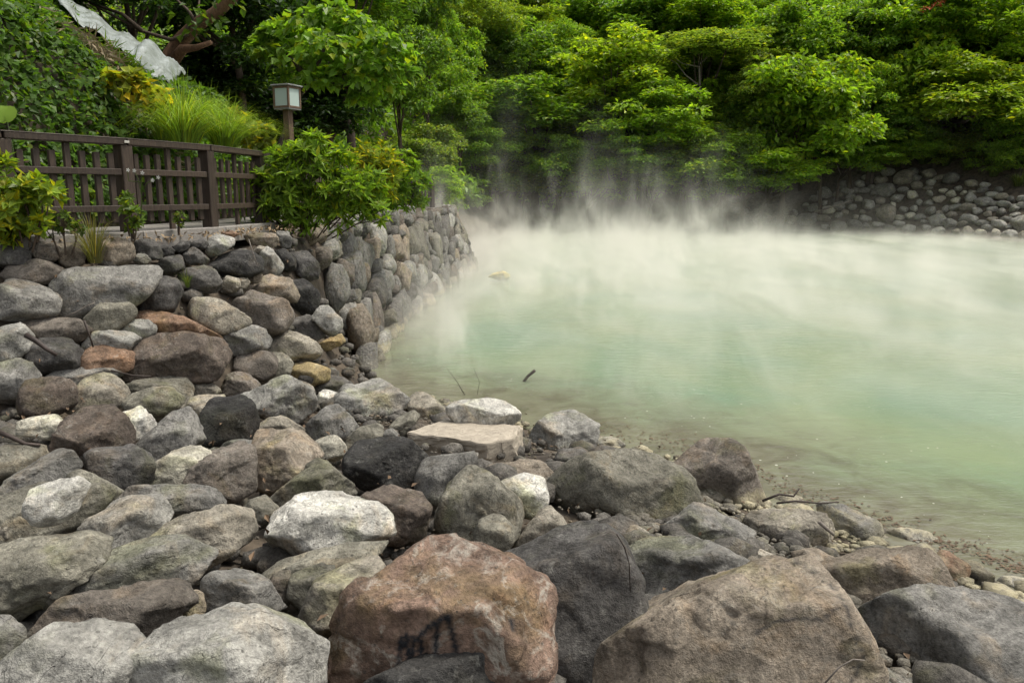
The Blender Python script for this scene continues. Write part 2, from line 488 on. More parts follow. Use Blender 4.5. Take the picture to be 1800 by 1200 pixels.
# ------------------------------------------------------------------ water: milky green, silty brown in the shallows
def water_material():
    m, t, b, out = new_mat('milky_spring_water')
    g = NG(t)
    tc = g.n('TexCoord')
    at = g.n('Attribute', attribute_name='shore')
    P = tc.outputs['Object']
    n1 = g.noise(P, 0.35, 4, 0.55, 0.6)
    n2 = g.noise(P, 1.6, 5, 0.6, 0.8)
    d = g.math('ADD', at.outputs['Fac'], g.ramp(n2, 0.3, 0.7, -0.45, 0.45))
    deep = g.mix(g.ramp(n1, 0.35, 0.65), (0.150, 0.235, 0.150), (0.205, 0.258, 0.145))
    silt = g.mix(g.ramp(n2, 0.35, 0.65), (0.120, 0.112, 0.078), (0.185, 0.180, 0.125))
    c = g.mix(g.ramp(d, 0.3, 2.5), silt, deep)
    # foam specks carried by the bubbles
    mp = g.n('Mapping'); mp.inputs['Scale'].default_value = (1.0, 1.0, 1.0); g.l(P, mp.inputs[0])
    vo = g.n('TexVoronoi'); vo.inputs['Scale'].default_value = 9.0; vo.inputs['Randomness'].default_value = 1.0; g.l(mp.outputs[0], vo.inputs['Vector'])
    wn = g.n('SeparateXYZ'); g.l(vo.outputs['Color'], wn.inputs[0])
    size = g.math('MULTIPLY', g.ramp(wn.outputs[0], 0.35, 1.0, 0.0, 0.17), g.ramp(g.noise(P, 0.9, 3, 0.6), 0.42, 0.6, 0.0, 1.0))
    spk = g.math('LESS_THAN', vo.outputs['Distance'], size)
    c = g.mix(g.math('MULTIPLY', spk, 0.75), c, (0.62, 0.62, 0.52))
    g.l(c, b.inputs['Base Color'])
    b.inputs['Roughness'].default_value = 0.04
    b.inputs['IOR'].default_value = 1.33
    mp2 = g.n('Mapping'); mp2.inputs['Scale'].default_value = (1.0, 2.2, 1.0); g.l(P, mp2.inputs[0])
    r1 = g.noise(mp2.outputs[0], 3.2, 3, 0.5, 0.3)
    r2 = g.noise(mp2.outputs[0], 14.0, 2, 0.5, 0.2)
    h = g.math('ADD', r1, g.math('MULTIPLY', r2, 0.3))
    h = g.math('ADD', h, g.math('MULTIPLY', spk, 0.05))
    bp = g.n('Bump'); bp.inputs['Strength'].default_value = 0.2; bp.inputs['Distance'].default_value = 0.05
    g.l(h, bp.inputs['Height']); g.l(bp.outputs[0], b.inputs['Normal'])
    return m
wx = np.concatenate([np.linspace(-14, -4, 11)[:-1], np.linspace(-4, 8, 90)[:-1], np.linspace(8, 46, 40)])
wy = np.concatenate([np.linspace(-2, 5, 20)[:-1], np.linspace(5, 20, 110)[:-1], np.linspace(20, 70, 70)])
XX, YY = np.meshgrid(wx, wy, indexing='ij')
wxf, wyf = XX.ravel(), YY.ravel()
dsh, ins = dist_poly(wxf, wyf, POOL)
nx, ny = len(wx), len(wy)
ii = (np.arange(nx - 1)[:, None] * ny + np.arange(ny - 1)[None]).ravel()
wf = np.stack([ii, ii + ny, ii + ny + 1, ii + 1], -1)
near = (np.where(ins, -dsh, dsh) < 2.5)
wf = wf[near[wf].any(1)]
water = link_mesh('water', mesh_np('water', np.stack([wxf, wyf, wxf * 0], -1), wf, attr={'shore': np.where(ins, dsh, -dsh)}), water_material())
tag(water, 'milky green hot spring pool, brown and silty along the rocks', 'water', kind='structure')

# ------------------------------------------------------------------ steam over the pool
def steam_material():
    m = bpy.data.materials.new('steam')
    m.use_nodes = True
    t = m.node_tree
    t.nodes.clear()
    g = NG(t)
    out = g.n('OutputMaterial')
    geo = g.n('NewGeometry')
    sx = g.n('SeparateXYZ'); g.l(geo.outputs['Position'], sx.inputs[0])
    X, Y, Z = sx.outputs
    mp = g.n('Mapping'); mp.inputs['Scale'].default_value = (1.0, 0.30, 0.50); mp.inputs['Rotation'].default_value = (0.0, 0.2, 0.0); g.l(geo.outputs['Position'], mp.inputs[0])
    n1 = g.noise(mp.outputs[0], 0.62, 4, 0.62, 1.1)
    mp2 = g.n('Mapping'); mp2.inputs['Scale'].default_value = (1.0, 0.30, 0.45); mp2.inputs['Rotation'].default_value = (0.0, -0.3, -0.1); g.l(geo.outputs['Position'], mp2.inputs[0])
    n2 = g.noise(mp2.outputs[0], 0.30, 3, 0.6, 1.0)
    # height of the layer: a few decimetres near, over a metre and ragged far off
    far = g.math('MULTIPLY', g.ramp(Y, 12.0, 46.0), g.ramp(X, 9.0, 20.0, 1.0, 0.0))
    hgt = g.math('MULTIPLY', g.ramp(far, 0, 1, 0.28, 0.50), g.ramp(n2, 0.38, 0.68, 0.40, 2.9))
    hgt = g.math('MULTIPLY', hgt, g.ramp(X, 7.0, 17.0, 1.0, 0.38))
    fall = g.math('POWER', 2.718, g.math('MULTIPLY', g.math('DIVIDE', Z, hgt), -1.0))
    w1 = g.ramp(n1, 0.40, 0.66)
    w1 = g.math('MULTIPLY', w1, w1)
    # wisps are solid near the water, torn higher up
    tear = g.math('ADD', g.math('MULTIPLY', w1, 1.8), g.math('MULTIPLY', g.ramp(Z, 0.0, 0.7, 0.36, 0.02), 1.0))
    dens = g.math('MULTIPLY', fall, tear)
    dens = g.math('MULTIPLY', dens, g.math('MULTIPLY', g.ramp(Y, 8.0, 26.0, 0.16, STEAM), g.ramp(Y, 44.0, 58.0, 1.0, 0.55)))
    # the layer thins out to nothing at the edge of the pool
    dens = g.math('MULTIPLY', dens, g.ramp(Z, 5.0, 7.4, 1, 0))
    pv = g.n('VolumePrincipled')
    pv.inputs['Color'].default_value = (0.99, 0.955, 0.885, 1)
    pv.inputs['Anisotropy'].default_value = 0.1
    g.l(dens, pv.inputs['Density'])
    g.l(pv.outputs[0], out.inputs['Volume'])
    return m
STEAM = 0.62
def prism(poly, z0, z1):
    n = len(poly)
    v = [(x, y, z0) for x, y in poly] + [(x, y, z1) for x, y in poly]
    f = [tuple(range(n - 1, -1, -1)), tuple(range(n, 2 * n))] + [(i, (i + 1) % n, n + (i + 1) % n, n + i) for i in range(n)]
    return v, f
sv, sf = prism([(5.4, 6.6), (16, 6.6), (40, 20), (40, 60), (24, 66), (-3, 66), (-4.2, 40), (-3.4, 30), (-3.2, 15.0), (0.0, 11.0)], 0.03, 7.5)
me = bpy.data.meshes.new('steam'); me.from_pydata(sv, [], sf); me.update()
steam = link_mesh('steam', me, steam_material())
tag(steam, 'white steam drifting in wisps over the hot pool', 'steam', kind='stuff')
steam.data.materials[0].cycles.volume_step_rate = 0.6

# ------------------------------------------------------------------ rocks
_ico = {}
def ico(level):
    if level not in _ico:
        bm = bmesh.new()
        bmesh.ops.create_icosphere(bm, subdivisions=level, radius=1)
        bm.verts.index_update()
        v = np.array([q.co[:] for q in bm.verts]); v /= np.linalg.norm(v, axis=1)[:, None]
        _ico[level] = (v, np.array([[w.index for w in f.verts] for f in bm.faces]))
        bm.free()
    return _ico[level]
def hull2(p):
    p = sorted(map(tuple, p))
    def half(q):
        h = []
        for a in q:
            while len(h) > 1 and (h[-1][0] - h[-2][0]) * (a[1] - h[-2][1]) - (h[-1][1] - h[-2][1]) * (a[0] - h[-2][0]) <= 0:
                h.pop()
            h.append(a)
        return h[:-1]
    return np.array(half(p) + half(p[::-1]))
def rock_shape(uv, hd, rng, sharp=11, level=4, rough=1.0):
    """rounded polytope whose outline across the line of sight is uv (metres); returns verts (u, v, w), faces"""
    h = hull2(uv)
    hw = (h[:, 0].max() - h[:, 0].min()) / 2; hh = (h[:, 1].max() - h[:, 1].min()) / 2
    N, O = [], []
    for i in range(len(h)):
        a, b = h[i], h[(i + 1) % len(h)]
        e = b - a
        L = np.linalg.norm(e)
        if L < 0.02 * hw: continue
        n = np.array((e[1], -e[0])) / L
        o = n @ a
        if o < 0.05 * min(hw, hh): continue
        t = rng.uniform(-0.28, 0.28)
        k = math.sqrt(1 + t * t)
        N.append((n[0] / k, n[1] / k, t / k)); O.append(o / k)
    def cap(du, dv, dw, f):
        d = np.array((du, dv, dw), float); d /= np.linalg.norm(d)
        N.append(tuple(d)); O.append(f * math.sqrt((d[0] * hw) ** 2 + (d[1] * hh) ** 2 + (d[2] * hd) ** 2))
    r = rng.uniform
    cap(r(-.4, .4), 1, -r(.45, .9), r(.56, .72))         # one broad upper face
    cap(r(-.6, .6), r(-.45, .05), -1, r(.55, .74))       # one broad front face
    cap(r(-1, -.3), r(-.2, .5), -1, r(.70, .95))
    cap(r(.3, 1), r(-.2, .5), -1, r(.70, .95))
    cap(r(-.4, .4), -1, -r(.4, .8), r(.75, .95))
    cap(r(-.5, .5), r(.6, 1.2), .7, r(.95, 1.08))
    cap(r(-.2, .2), r(-.2, .2), 1, .9)
    cap(r(-1, 1), -r(.3, 1), 1, .9)
    for _ in range(rng.randint(3, 5)):                   # chance facets of the break
        cap(r(-1, 1), r(-1, 1), r(-1.2, .5), r(.76, .98))
    N = np.array(N); O = np.array(O)
    sharp = sharp * 4.0
    v, f = ico(level)
    sc = np.array((hw, hh, hd))
    d = v * sc
    d /= np.linalg.norm(d, axis=1)[:, None]
    q = np.clip(d @ N.T, 0, None) / O
    rad = (q ** sharp).sum(1) ** (-1.0 / sharp)
    p = d * rad[:, None]
    # a hollow or broken corner now and then, then relief of decreasing size
    s = (hw * hh * hd) ** (1 / 3)
    off = np.array([r(-50, 50) for _ in range(3)])
    ax = np.array([r(-1, 1), r(-1, 1), r(-.3, .3)]); ax /= np.linalg.norm(ax)
    disp = 0.085 * fbm(p / s * 0.9 + off, 2) + 0.07 * fbm(p / s * 2.2 + off, 3)
    lay = (p @ ax) / s
    disp += 0.030 * fbm(np.stack([lay * 7, (p[:, 0] + p[:, 1]) / s * .6, p[:, 2] / s * .6], -1) + off, 2)
    rg = 1 - np.abs(fbm(p / s * 1.7 + off + 9, 2)) * 2.2
    disp -= 0.055 * np.clip(rg - 0.80, 0, 1) / 0.20
    if level > 3:
        disp += 0.022 * fbm(p / s * 8 + off, 3)
    p = p + d * (disp * s * rough)[:, None]
    if level > 3:
        # broken faces: small planes meeting in chipped edges
        for K, amt, lim in ((16, .55, .09), (60, .5, .035)):
            sd_ = np.array([(r(-1, 1), r(-1, 1), r(-1, 1)) for _ in range(K)])
            sd_ /= np.linalg.norm(sd_, axis=1)[:, None]
            k = (v @ sd_.T).argmax(1)
            near = (v @ sd_.T).argmax(0)
            jn = N[(d[near] @ N.T / O).argmax(1)] + np.array([(r(-.22, .22), r(-.22, .22), r(-.22, .22)) for _ in range(K)])
            jn /= np.linalg.norm(jn, axis=1)[:, None]
            den = np.maximum((d * jn[k]).sum(1), .35)
            tt = ((p[near][k] - p) * jn[k]).sum(1) / den
            tt = np.clip(tt, -lim * s, lim * s)
            p = p + d * (tt * amt * min(1.0, sharp / 44))[:, None]
    return p, f
RC = {'grey': (.195, .187, .168, .15), 'lgrey': (.30, .29, .258, .2), 'white': (.52, .50, .445, .1), 'dark': (.085, .08, .074, .1), 'black': (.045, .043, .04, .05),
      'brown': (.155, .134, .111, .15), 'dbrown': (.125, .10, .08, .1), 'tan': (.285, .257, .205, .15), 'rust': (.235, .150, .098, .1), 'redrust': (.225, .152, .112, .8),
      'olive': (.19, .178, .14, .2), 'sand': (.245, .205, .157, .25), 'wet': (.12, .112, .10, .1), 'ochre': (.30, .235, .12, .1), 'cream': (.50, .47, .38, .1)}
def view_axes(px, py):
    w = ray(px, py); w = w / np.linalg.norm(w)
    u = np.cross(w, (0, 0, 1)); u /= np.linalg.norm(u)
    v = np.cross(u, w)
    return u, v, w
def ground_hit(px, py, lift=0.0):
    d = ray(px, py)
    D = np.geomspace(1.3, 120, 1400)
    P = CAM + d * D[:, None]
    g = S(P[:, 0], P[:, 1]) + lift * D
    k = np.argmax(P[:, 2] <= g)
    return D[k]
def traced_rock(name, poly, col, rng, parent=None, sharp=11, level=4, lift=0.42, depth=1.0, mat=None, near=1.0, rough=1.0, attr_fn=None, D=None):
    """a stone with the photograph's outline, standing at its own distance on the bank, as deep as it is wide"""
    pts = np.array([[float(a) for a in q.split(',')] for q in poly.split()]) if isinstance(poly, str) else np.array(poly, float)
    c = (pts.max(0) + pts.min(0)) / 2 * 0.5 + pts.mean(0) * 0.5
    hpx = (pts[:, 1].max() - pts[:, 1].min()) / 2; wpx = (pts[:, 0].max() - pts[:, 0].min()) / 2
    D = D or ground_hit(c[0], min(c[1], 1195), lift * min(hpx, wpx) / FPX) * near
    ctr = CAM + ray(c[0], c[1]) * D
    u, v, w = view_axes(c[0], c[1])
    m = D * np.linalg.norm(ray(c[0], c[1])) / FPX
    uv = (pts - c) * np.array((1, -1)) * m / np.linalg.norm(ray(c[0], c[1])) * 1.08
    hd = 0.95 * math.sqrt(wpx * hpx) * D / FPX * depth
    p, f = rock_shape(uv, hd, rng, sharp, level, rough)
    W = p[:, :1] * u + p[:, 1:2] * v + p[:, 2:] * w
    if attr_fn:
        attr, p = attr_fn(p, m, c)
    else:
        attr = None
    zmin = W[:, 2].min()
    o = link_mesh(name, mesh_np(name, W - np.array((0, 0, zmin)), f, attr=attr), mat or M_ROCK)
    base = ctr + np.array((0, 0, zmin))
    if parent is not None:
        o.parent = parent
        base = base - np.array(parent.location)
    o.location = base
    cc = RC[col]
    j = rng.uniform(0.88, 1.14)
    o.color = (cc[0] * j, cc[1] * j, cc[2] * j, cc[3])
    return o
ROCKS = r'''
rust sloping slab leaning on the leftmost dark stones below the wall|rust|10|248,545 270,540 300,550 345,572 385,598 375,606 330,604 290,592 255,566
tan angular boulder beside the rust slab below the wall|tan|12|337,545 345,525 365,520 395,530 430,560 433,572 405,584 375,590 345,574
round brown mottled boulder at the foot of the wall, right of the tan angular one|brown|9|412,530 425,512 450,510 480,522 505,540 511,560 500,580 475,587 440,580 420,555
dark wet boulder squeezed between the brown mottled one and the pool corner|wet|10|511,565 525,550 545,552 568,575 568,592 550,602 525,592 512,582
pale rough stone on top of the dark wet boulder at the pool corner|lgrey|10|548,560 562,537 580,540 597,560 600,580 585,590 565,578
grey boulder with a white waterline jutting into the pool corner|lgrey|9|575,545 580,523 610,522 630,540 642,565 640,582 615,592 598,590 590,565
grey sloped boulder below the round brown mottled one|grey|9|383,602 395,580 420,572 445,574 472,585 474,602 460,615 430,628 400,624
tan flat boulder with a pale mineral edge at the water|tan|9|466,600 480,585 510,583 540,592 558,608 562,622 545,632 515,634 480,626 470,614
small yellowish slab poking into the water by the tan flat boulder|ochre|10|560,605 585,590 610,588 613,596 580,614 565,618
big dark mottled boulder in the middle of the left bank|dbrown|9|228,660 232,620 250,598 290,588 340,590 385,603 403,630 403,652 380,668 340,676 290,674 250,678
grey brown pitted boulder right of the big dark mottled one|brown|9|412,652 420,628 445,618 470,622 485,640 480,662 460,675 430,672
olive tan stone below the tan flat boulder at the shore|olive|10|470,625 500,622 515,640 505,662 485,670 475,652
yellow brown stained stone at the inner corner of the pool|ochre|10|500,668 515,645 545,638 575,650 580,667 560,676 530,684
grey pebble half in the water beside black twigs|grey|8|570,652 585,644 597,655 592,668 575,670
dark olive slab on the shore below the black twigs|wet|11|533,682 545,668 575,660 600,665 615,675 600,694 570,702 540,699
pale grey boulder cut by the left edge, level with the rust stone|lgrey|10|-20,600 0,585 15,570 35,570 48,590 48,612 25,632 -15,640
dark boulder with driftwood on it near the left edge|dark|9|50,602 80,595 120,600 140,625 132,647 100,656 60,650 48,622
long dark brown stone under the oval grey stone of the wall|brown|12|50,565 70,558 110,559 145,568 155,585 150,602 110,602 60,584
rust brown boulder left of the big dark mottled one|rust|10|134,642 145,618 175,610 210,615 232,628 225,652 190,660 150,653
pale speckled stone between the rust brown boulder and the wall|lgrey|10|150,607 165,585 195,580 230,590 245,602 235,620 200,620 160,616
bright grey oval stone beside the rust sloping slab|lgrey|8|215,576 228,562 255,562 272,575 268,592 245,596 225,591
pale topped dark boulder at the left edge under the driftwood|grey|13|-15,640 20,630 40,632 65,665 45,692 42,705 15,710 -12,704
flat grey slab wedged under the rust brown boulder|grey|12|85,662 110,648 145,645 190,652 206,664 190,676 130,677
dark brown round boulder near the left edge|dbrown|8|42,697 50,675 75,662 105,664 128,685 125,712 110,733 70,734 45,721
two tone boulder with a rust top and a pale lower band|tan|9|122,712 130,690 155,665 185,660 205,670 220,690 215,707 190,724 150,729 128,723
grey tan boulder below the big dark mottled one|olive|9|217,682 240,668 280,660 310,658 330,680 334,702 318,714 270,706 230,699
smooth oval grey boulder in front of the grey tan one|olive|7|222,697 235,683 270,681 300,685 317,705 312,724 285,738 250,732 228,718
small tan stone right of the grey tan boulder|tan|9|334,687 350,669 370,675 386,690 375,700 345,704
brown pointed stone between the small tan stone and the pale brown boulder|brown|10|390,692 400,665 420,655 440,662 455,680 440,696 405,701
tan stone behind the black round boulder|tan|9|325,717 340,700 370,695 392,697 385,722 360,744 340,738
black round boulder left of the centre of the bank|black|8|354,762 355,735 370,705 395,695 425,695 448,715 457,745 450,768 425,779 395,788 370,781
white block behind the rusty dark rough boulder|white|13|208,728 235,718 253,716 270,750 262,767 240,776 225,763
rusty dark rough boulder on the left of the bank|dbrown|10|95,798 110,760 125,735 150,720 185,718 215,735 225,770 222,793 190,804 150,816 115,812
pale flat slab among twigs near the left edge|cream|13|25,742 60,735 110,733 115,750 105,778 70,769 35,758
grey green wedge between the rusty rough and the black round boulders|grey|11|236,787 265,760 310,725 335,720 350,740 352,777 330,794 290,816 255,809
long banded tan stone at the left edge above the white angular rock|olive|9|-20,790 20,780 60,787 90,798 85,810 50,829 15,846 -20,846
grey streaked stone right of the long banded one|grey|10|8,852 30,830 70,810 105,797 120,805 132,830 110,854 60,860 20,862
dark cube shaped boulder on the left of the bank|dark|14|164,792 180,780 220,780 250,800 264,820 262,847 245,861 215,866 185,854 168,832
brown stone half hidden left of the dark cube shaped boulder|olive|9|130,832 150,820 170,835 185,855 212,872 205,890 170,896 150,875
bright white angular rock near the left edge|white|14|52,892 60,855 75,842 115,843 153,860 140,882 125,907 90,920 65,913
long dark olive boulder under the bright white angular rock|olive|9|-20,895 30,850 70,850 140,880 188,880 180,897 150,944 100,953 40,950 -20,935
small tan stone at the left edge under the dark olive boulder|tan|8|-12,918 12,912 23,925 22,948 -10,955
pale banded stone right of the dark cube shaped boulder|cream|11|258,857 280,810 315,790 345,785 380,790 370,812 340,854 300,864
large brown grey block left of the tan smooth boulder|brown|12|322,852 340,820 375,800 420,785 442,790 443,822 440,864 400,885 360,884
long flat grey stone below the pale banded stone|grey|9|215,872 240,850 280,855 345,858 375,872 388,897 370,909 320,910 270,895 225,889
small grey stone on top between black round and tan smooth boulders|grey|9|384,797 395,778 420,772 440,780 440,792 410,804
pale and brown wedge right of the black round boulder|lgrey|12|420,692 470,668 500,665 512,668 540,685 553,705 552,738 530,752 490,740 455,728 440,708
flat tan slab under the pale and brown wedge|tan|10|452,742 470,731 500,735 530,755 533,768 500,770 460,767
white upright stone left of the big grey white wedge|white|10|556,717 562,692 572,683 590,690 597,700 580,722 562,738
big grey and white wedge at the shore left of the concrete slab|lgrey|12|592,707 610,680 625,672 660,676 700,675 718,685 719,718 700,738 675,754 640,750 605,728
grey stone under the big grey and white wedge|grey|9|540,757 545,738 575,715 595,708 615,735 630,757 605,779 575,770 550,774
dark stone with an orange tip at the water behind the wedge|wet|10|715,692 725,680 750,683 765,695 766,707 745,704 720,704
tan flat stone between the wedge and the concrete slab|tan|9|718,707 735,692 750,695 785,720 785,738 760,749 725,739
curved grey stone left of the concrete slab|olive|10|680,757 700,735 725,724 735,735 720,752 712,768 695,774
olive pointed stone behind the big black boulder|olive|9|605,792 612,770 640,750 665,740 674,750 665,778 640,794 615,808
small grey peak stone behind the big black boulder|grey|12|660,777 680,755 695,752 702,765 690,784 670,789
small pale slab left of the big black boulder|cream|12|545,782 565,768 590,767 605,785 607,803 580,810 560,799
smooth tan boulder left of the olive brown wedge|sand|9|438,862 445,800 455,765 480,750 505,752 540,780 565,808 545,828 500,860 470,875 445,874
olive brown wedge above the big white boulder|olive|13|462,882 480,868 530,830 570,808 590,808 612,840 622,867 600,885 560,890 500,905 470,896
big black boulder in the centre of the bank|black|8|608,802 620,785 660,768 700,767 735,790 748,805 735,834 730,854 690,865 645,871 622,854 610,833
white flat rock lying on the concrete slab|white|10|784,712 800,705 840,702 885,710 910,725 912,740 890,755 850,752 810,745 790,728
grey upright boulder in front of the concrete slab|grey|11|731,842 735,818 755,805 790,800 835,800 838,817 825,834 800,855 780,895 760,900 738,874
large tan grey rounded boulder left of the white angular wedge|olive|8|768,932 775,890 795,850 830,820 850,830 880,855 905,880 910,922 900,950 860,974 820,974 785,955
big white boulder in the middle foreground|white|11|480,932 495,895 530,870 590,860 620,875 665,893 678,920 676,947 640,960 560,970 520,985 490,969
dark brown rough boulder right of the big white one|dbrown|10|635,882 670,858 690,855 735,870 752,895 748,922 730,954 700,960 678,950 670,912
olive stone left of the big white boulder|olive|9|427,897 440,880 462,870 490,900 480,924 450,930 430,919
round rusty white boulder at the water behind the concrete slab|lgrey|8|840,705 855,692 885,690 920,698 945,712 953,730 945,744 915,738 880,722
light grey angular boulder right of the concrete slab|lgrey|12|932,777 945,755 965,732 995,723 1030,732 1048,745 1047,773 1035,798 1010,805 975,810 945,799
yellow tan stone at the water right of the light grey angular boulder|ochre|8|1045,754 1060,748 1080,758 1085,770 1060,774 1047,772
flat pale stone at the shore below the yellow tan one|lgrey|9|1042,787 1050,770 1075,766 1098,780 1095,794 1060,795
lichen spotted tan stone at the shore left of the twin boulders|tan|9|1093,777 1110,764 1130,765 1160,778 1163,792 1130,793 1105,789
dark olive stone left of the huge pitted boulder|wet|9|970,822 980,800 1000,788 1025,790 1030,807 1000,834 980,842
brown pyramid stone on the back of the huge pitted boulder|brown|12|1002,817 1015,800 1045,796 1070,800 1050,824 1015,832
tan smooth boulder behind the white angular wedge|sand|8|848,837 865,818 900,812 950,812 970,830 975,852 962,866 930,856 880,856
white angular wedge in the centre right|white|15|877,853 905,840 935,829 950,840 962,870 955,897 935,917 925,914 905,882
huge pitted grey boulder right of the centre|olive|8|975,857 990,835 1035,820 1065,800 1110,795 1160,805 1200,822 1215,850 1222,887 1200,920 1160,940 1100,946 1040,931 1000,904 978,884
big round dark patched boulder at the water right of the huge pitted one|brown|9|1172,800 1190,780 1250,778 1285,782 1305,800 1325,840 1338,875 1330,908 1290,918 1240,911 1205,892 1185,840
low grey triangular boulder in front of the twin boulders|grey|11|1160,942 1190,915 1220,892 1240,888 1290,910 1316,935 1300,963 1280,974 1230,966 1180,960
small pointed tan stone between the dark massive and the low grey boulders|tan|11|1090,967 1105,930 1120,925 1145,942 1130,960 1105,990
tan wedge under the white angular wedge|tan|12|905,957 920,935 965,890 985,905 998,925 970,950 930,970
small round grey stone in front of the large tan grey rounded boulder|olive|8|832,947 845,915 870,903 895,905 908,925 905,947 885,974 860,980 840,972
little grey stone above the rust boulder|grey|8|850,975 870,968 883,985 875,1002 855,1002
dark massive boulder right of the rust boulder|dark|8|872,988 905,963 945,935 985,923 1035,925 1080,945 1108,985 1114,1035 1132,1085 1128,1135 1095,1175 1040,1205 980,1200 940,1130 890,1050
grey fractured boulder right of the dark massive one|grey|10|1108,977 1130,955 1180,945 1230,950 1290,975 1335,985 1305,1005 1270,1030 1230,1060 1180,1068 1130,1058 1110,1024
dark stone in the crevice under the grey fractured boulder|wet|9|1115,1057 1150,1045 1210,1060 1205,1095 1150,1105 1120,1092
huge brown cracked boulder at the bottom right|sand|11|1020,1205 1050,1165 1120,1135 1180,1105 1220,1065 1270,1020 1320,985 1360,970 1400,980 1440,1010 1470,1060 1500,1095 1512,1130 1515,1195 1500,1245 1250,1290 1040,1270
lichen crusted tan stone behind the huge brown cracked boulder|tan|8|1315,927 1330,905 1380,892 1440,900 1460,930 1435,970 1380,974 1335,960
grey block at the right shore beside the lichen crusted stone|grey|12|1440,897 1480,890 1530,905 1546,925 1540,953 1500,962 1470,949 1450,922
grey stone at the shore right of the grey block|grey|9|1545,962 1560,940 1600,930 1640,932 1652,962 1640,979 1580,980
flat tan stone behind the peak of the huge brown boulder|sand|9|1395,980 1440,967 1490,985 1500,1004 1460,1026 1420,1016
small smooth stone left of the peak of the huge brown boulder|tan|8|1285,968 1320,958 1355,970 1330,989 1295,984
large tan brown boulder with a dark right side|sand|13|1450,1022 1510,980 1560,962 1610,962 1640,985 1655,1020 1640,1054 1600,1080 1560,1106 1510,1122 1470,1066
rust red block right of the large tan brown boulder|rust|13|1640,977 1670,972 1695,990 1692,1022 1680,1050 1655,1052 1645,1014
black stone beside the rust red block|black|10|1690,992 1715,988 1740,1010 1742,1038 1715,1045 1695,1034
flat brown stone at the right edge of the shore|brown|9|1715,1002 1740,993 1800,1000 1820,1012 1800,1024 1760,1030 1730,1024
smooth pale round stone at the right edge|lgrey|7|1750,1037 1765,1018 1800,1013 1825,1030 1810,1058 1770,1054
big grey smooth boulder in the bottom right corner|grey|9|1520,1152 1530,1110 1570,1080 1610,1058 1660,1060 1700,1032 1740,1035 1790,1065 1840,1090 1850,1200 1760,1235 1600,1235 1525,1210
small grey boulder at the bottom edge before the huge brown one|olive|8|1240,1205 1290,1172 1340,1160 1380,1175 1410,1208 1390,1260 1260,1260
low pale stone at the bottom edge right of the huge brown boulder|lgrey|9|1515,1205 1550,1188 1640,1195 1665,1218 1580,1250 1520,1240
grey stone cut by the bottom right corner|grey|8|1735,1198 1760,1170 1815,1163 1845,1200 1790,1245
small rusty stone in the crevice beside the dark massive boulder|rust|10|1135,1102 1160,1085 1190,1085 1182,1110 1150,1120
large olive brown boulder at the left edge below the white angular rock|olive|9|-40,960 60,950 140,952 175,965 187,980 170,1004 130,1026 85,1056 40,1075 -40,1080
grey white veined boulder left of the tan yellow one|lgrey|10|138,952 150,925 180,895 220,880 270,882 292,900 297,917 270,938 240,962 190,980 155,973
tan yellow boulder left of the big white one|tan|9|268,942 290,920 320,905 370,905 410,900 435,920 442,947 420,969 390,985 360,998 330,990 290,965
long grey boulder stretched below the grey white veined one|grey|9|83,1032 95,1012 150,990 210,975 260,952 300,955 345,985 362,1000 345,1024 310,1050 250,1046 160,1044 100,1060
wide grey brown boulder below the long grey one|brown|11|72,1107 85,1070 110,1045 135,1034 230,1038 290,1045 320,1065 330,1087 290,1108 250,1130 180,1122 100,1124
grey stone cut by the left edge at the bottom|grey|9|-40,1085 0,1080 20,1090 38,1120 30,1155 0,1190 -40,1190
big grey boulder in the bottom left corner|lgrey|10|-30,1195 30,1140 70,1115 110,1100 170,1105 220,1120 250,1145 245,1170 225,1200 190,1250 40,1260 -30,1250
big grey striped boulder at the bottom edge left of the rust boulder|lgrey|10|205,1205 240,1165 270,1140 275,1112 330,1085 400,1075 480,1080 540,1100 565,1130 563,1185 545,1250 350,1275 220,1260
grey upright stone above the big grey striped boulder|grey|9|357,1062 365,1015 380,1000 430,995 460,1020 470,1055 495,1078 440,1092 370,1090
small tan broken stone between the wide grey brown boulder and the upright one|sand|13|310,1052 330,1040 355,1035 357,1078 335,1090 325,1068
long olive slab under the big white boulder|olive|10|455,1012 500,985 560,970 630,960 690,962 655,990 600,1006 550,1026 500,1036 460,1036
dark grey block left of the pale brown boulder|olive|12|505,1074 515,1010 545,1000 590,995 580,1024 550,1044 530,1076
tan broken stone above the big grey striped boulder|brown|13|470,1032 490,1000 505,1000 512,1030 505,1064 480,1060
pale brown boulder touching the left side of the rust boulder|tan|8|530,1085 545,1045 560,1020 610,1000 660,985 675,1012 645,1055 605,1095 562,1122 540,1112
black speckled boulder at the bottom edge before the rust boulder|black|10|640,1205 680,1180 740,1160 790,1142 830,1135 865,1142 882,1165 885,1220 850,1265 680,1265
'''
def strokes_dist(p, m, c, strokes, wob):
    q = p[:, :2] / m * np.array((1, -1)) + np.array(c)
    d = np.full(len(p), 1e9)
    for line in strokes:
        for a, b in zip(line[:-1], line[1:]):
            a = np.array(a, float); b = np.array(b, float); ab = b - a
            t = np.clip(((q - a) @ ab) / (ab @ ab), 0, 1)
            d = np.minimum(d, np.linalg.norm(q - (a + t[:, None] * ab), axis=1))
    return d + wob * perlin(np.stack([q[:, 0] / 5, q[:, 1] / 5, q[:, 0] * 0], -1))
CRACKS = [[(1372, 990), (1405, 1008), (1432, 1030), (1448, 1062), (1455, 1092), (1470, 1122)], [(1320, 1108), (1348, 1088), (1382, 1080), (1412, 1076), (1430, 1058)], [(1470, 1122), (1450, 1160), (1420, 1172), (1412, 1200)], [(1345, 1003), (1352, 1001)]]
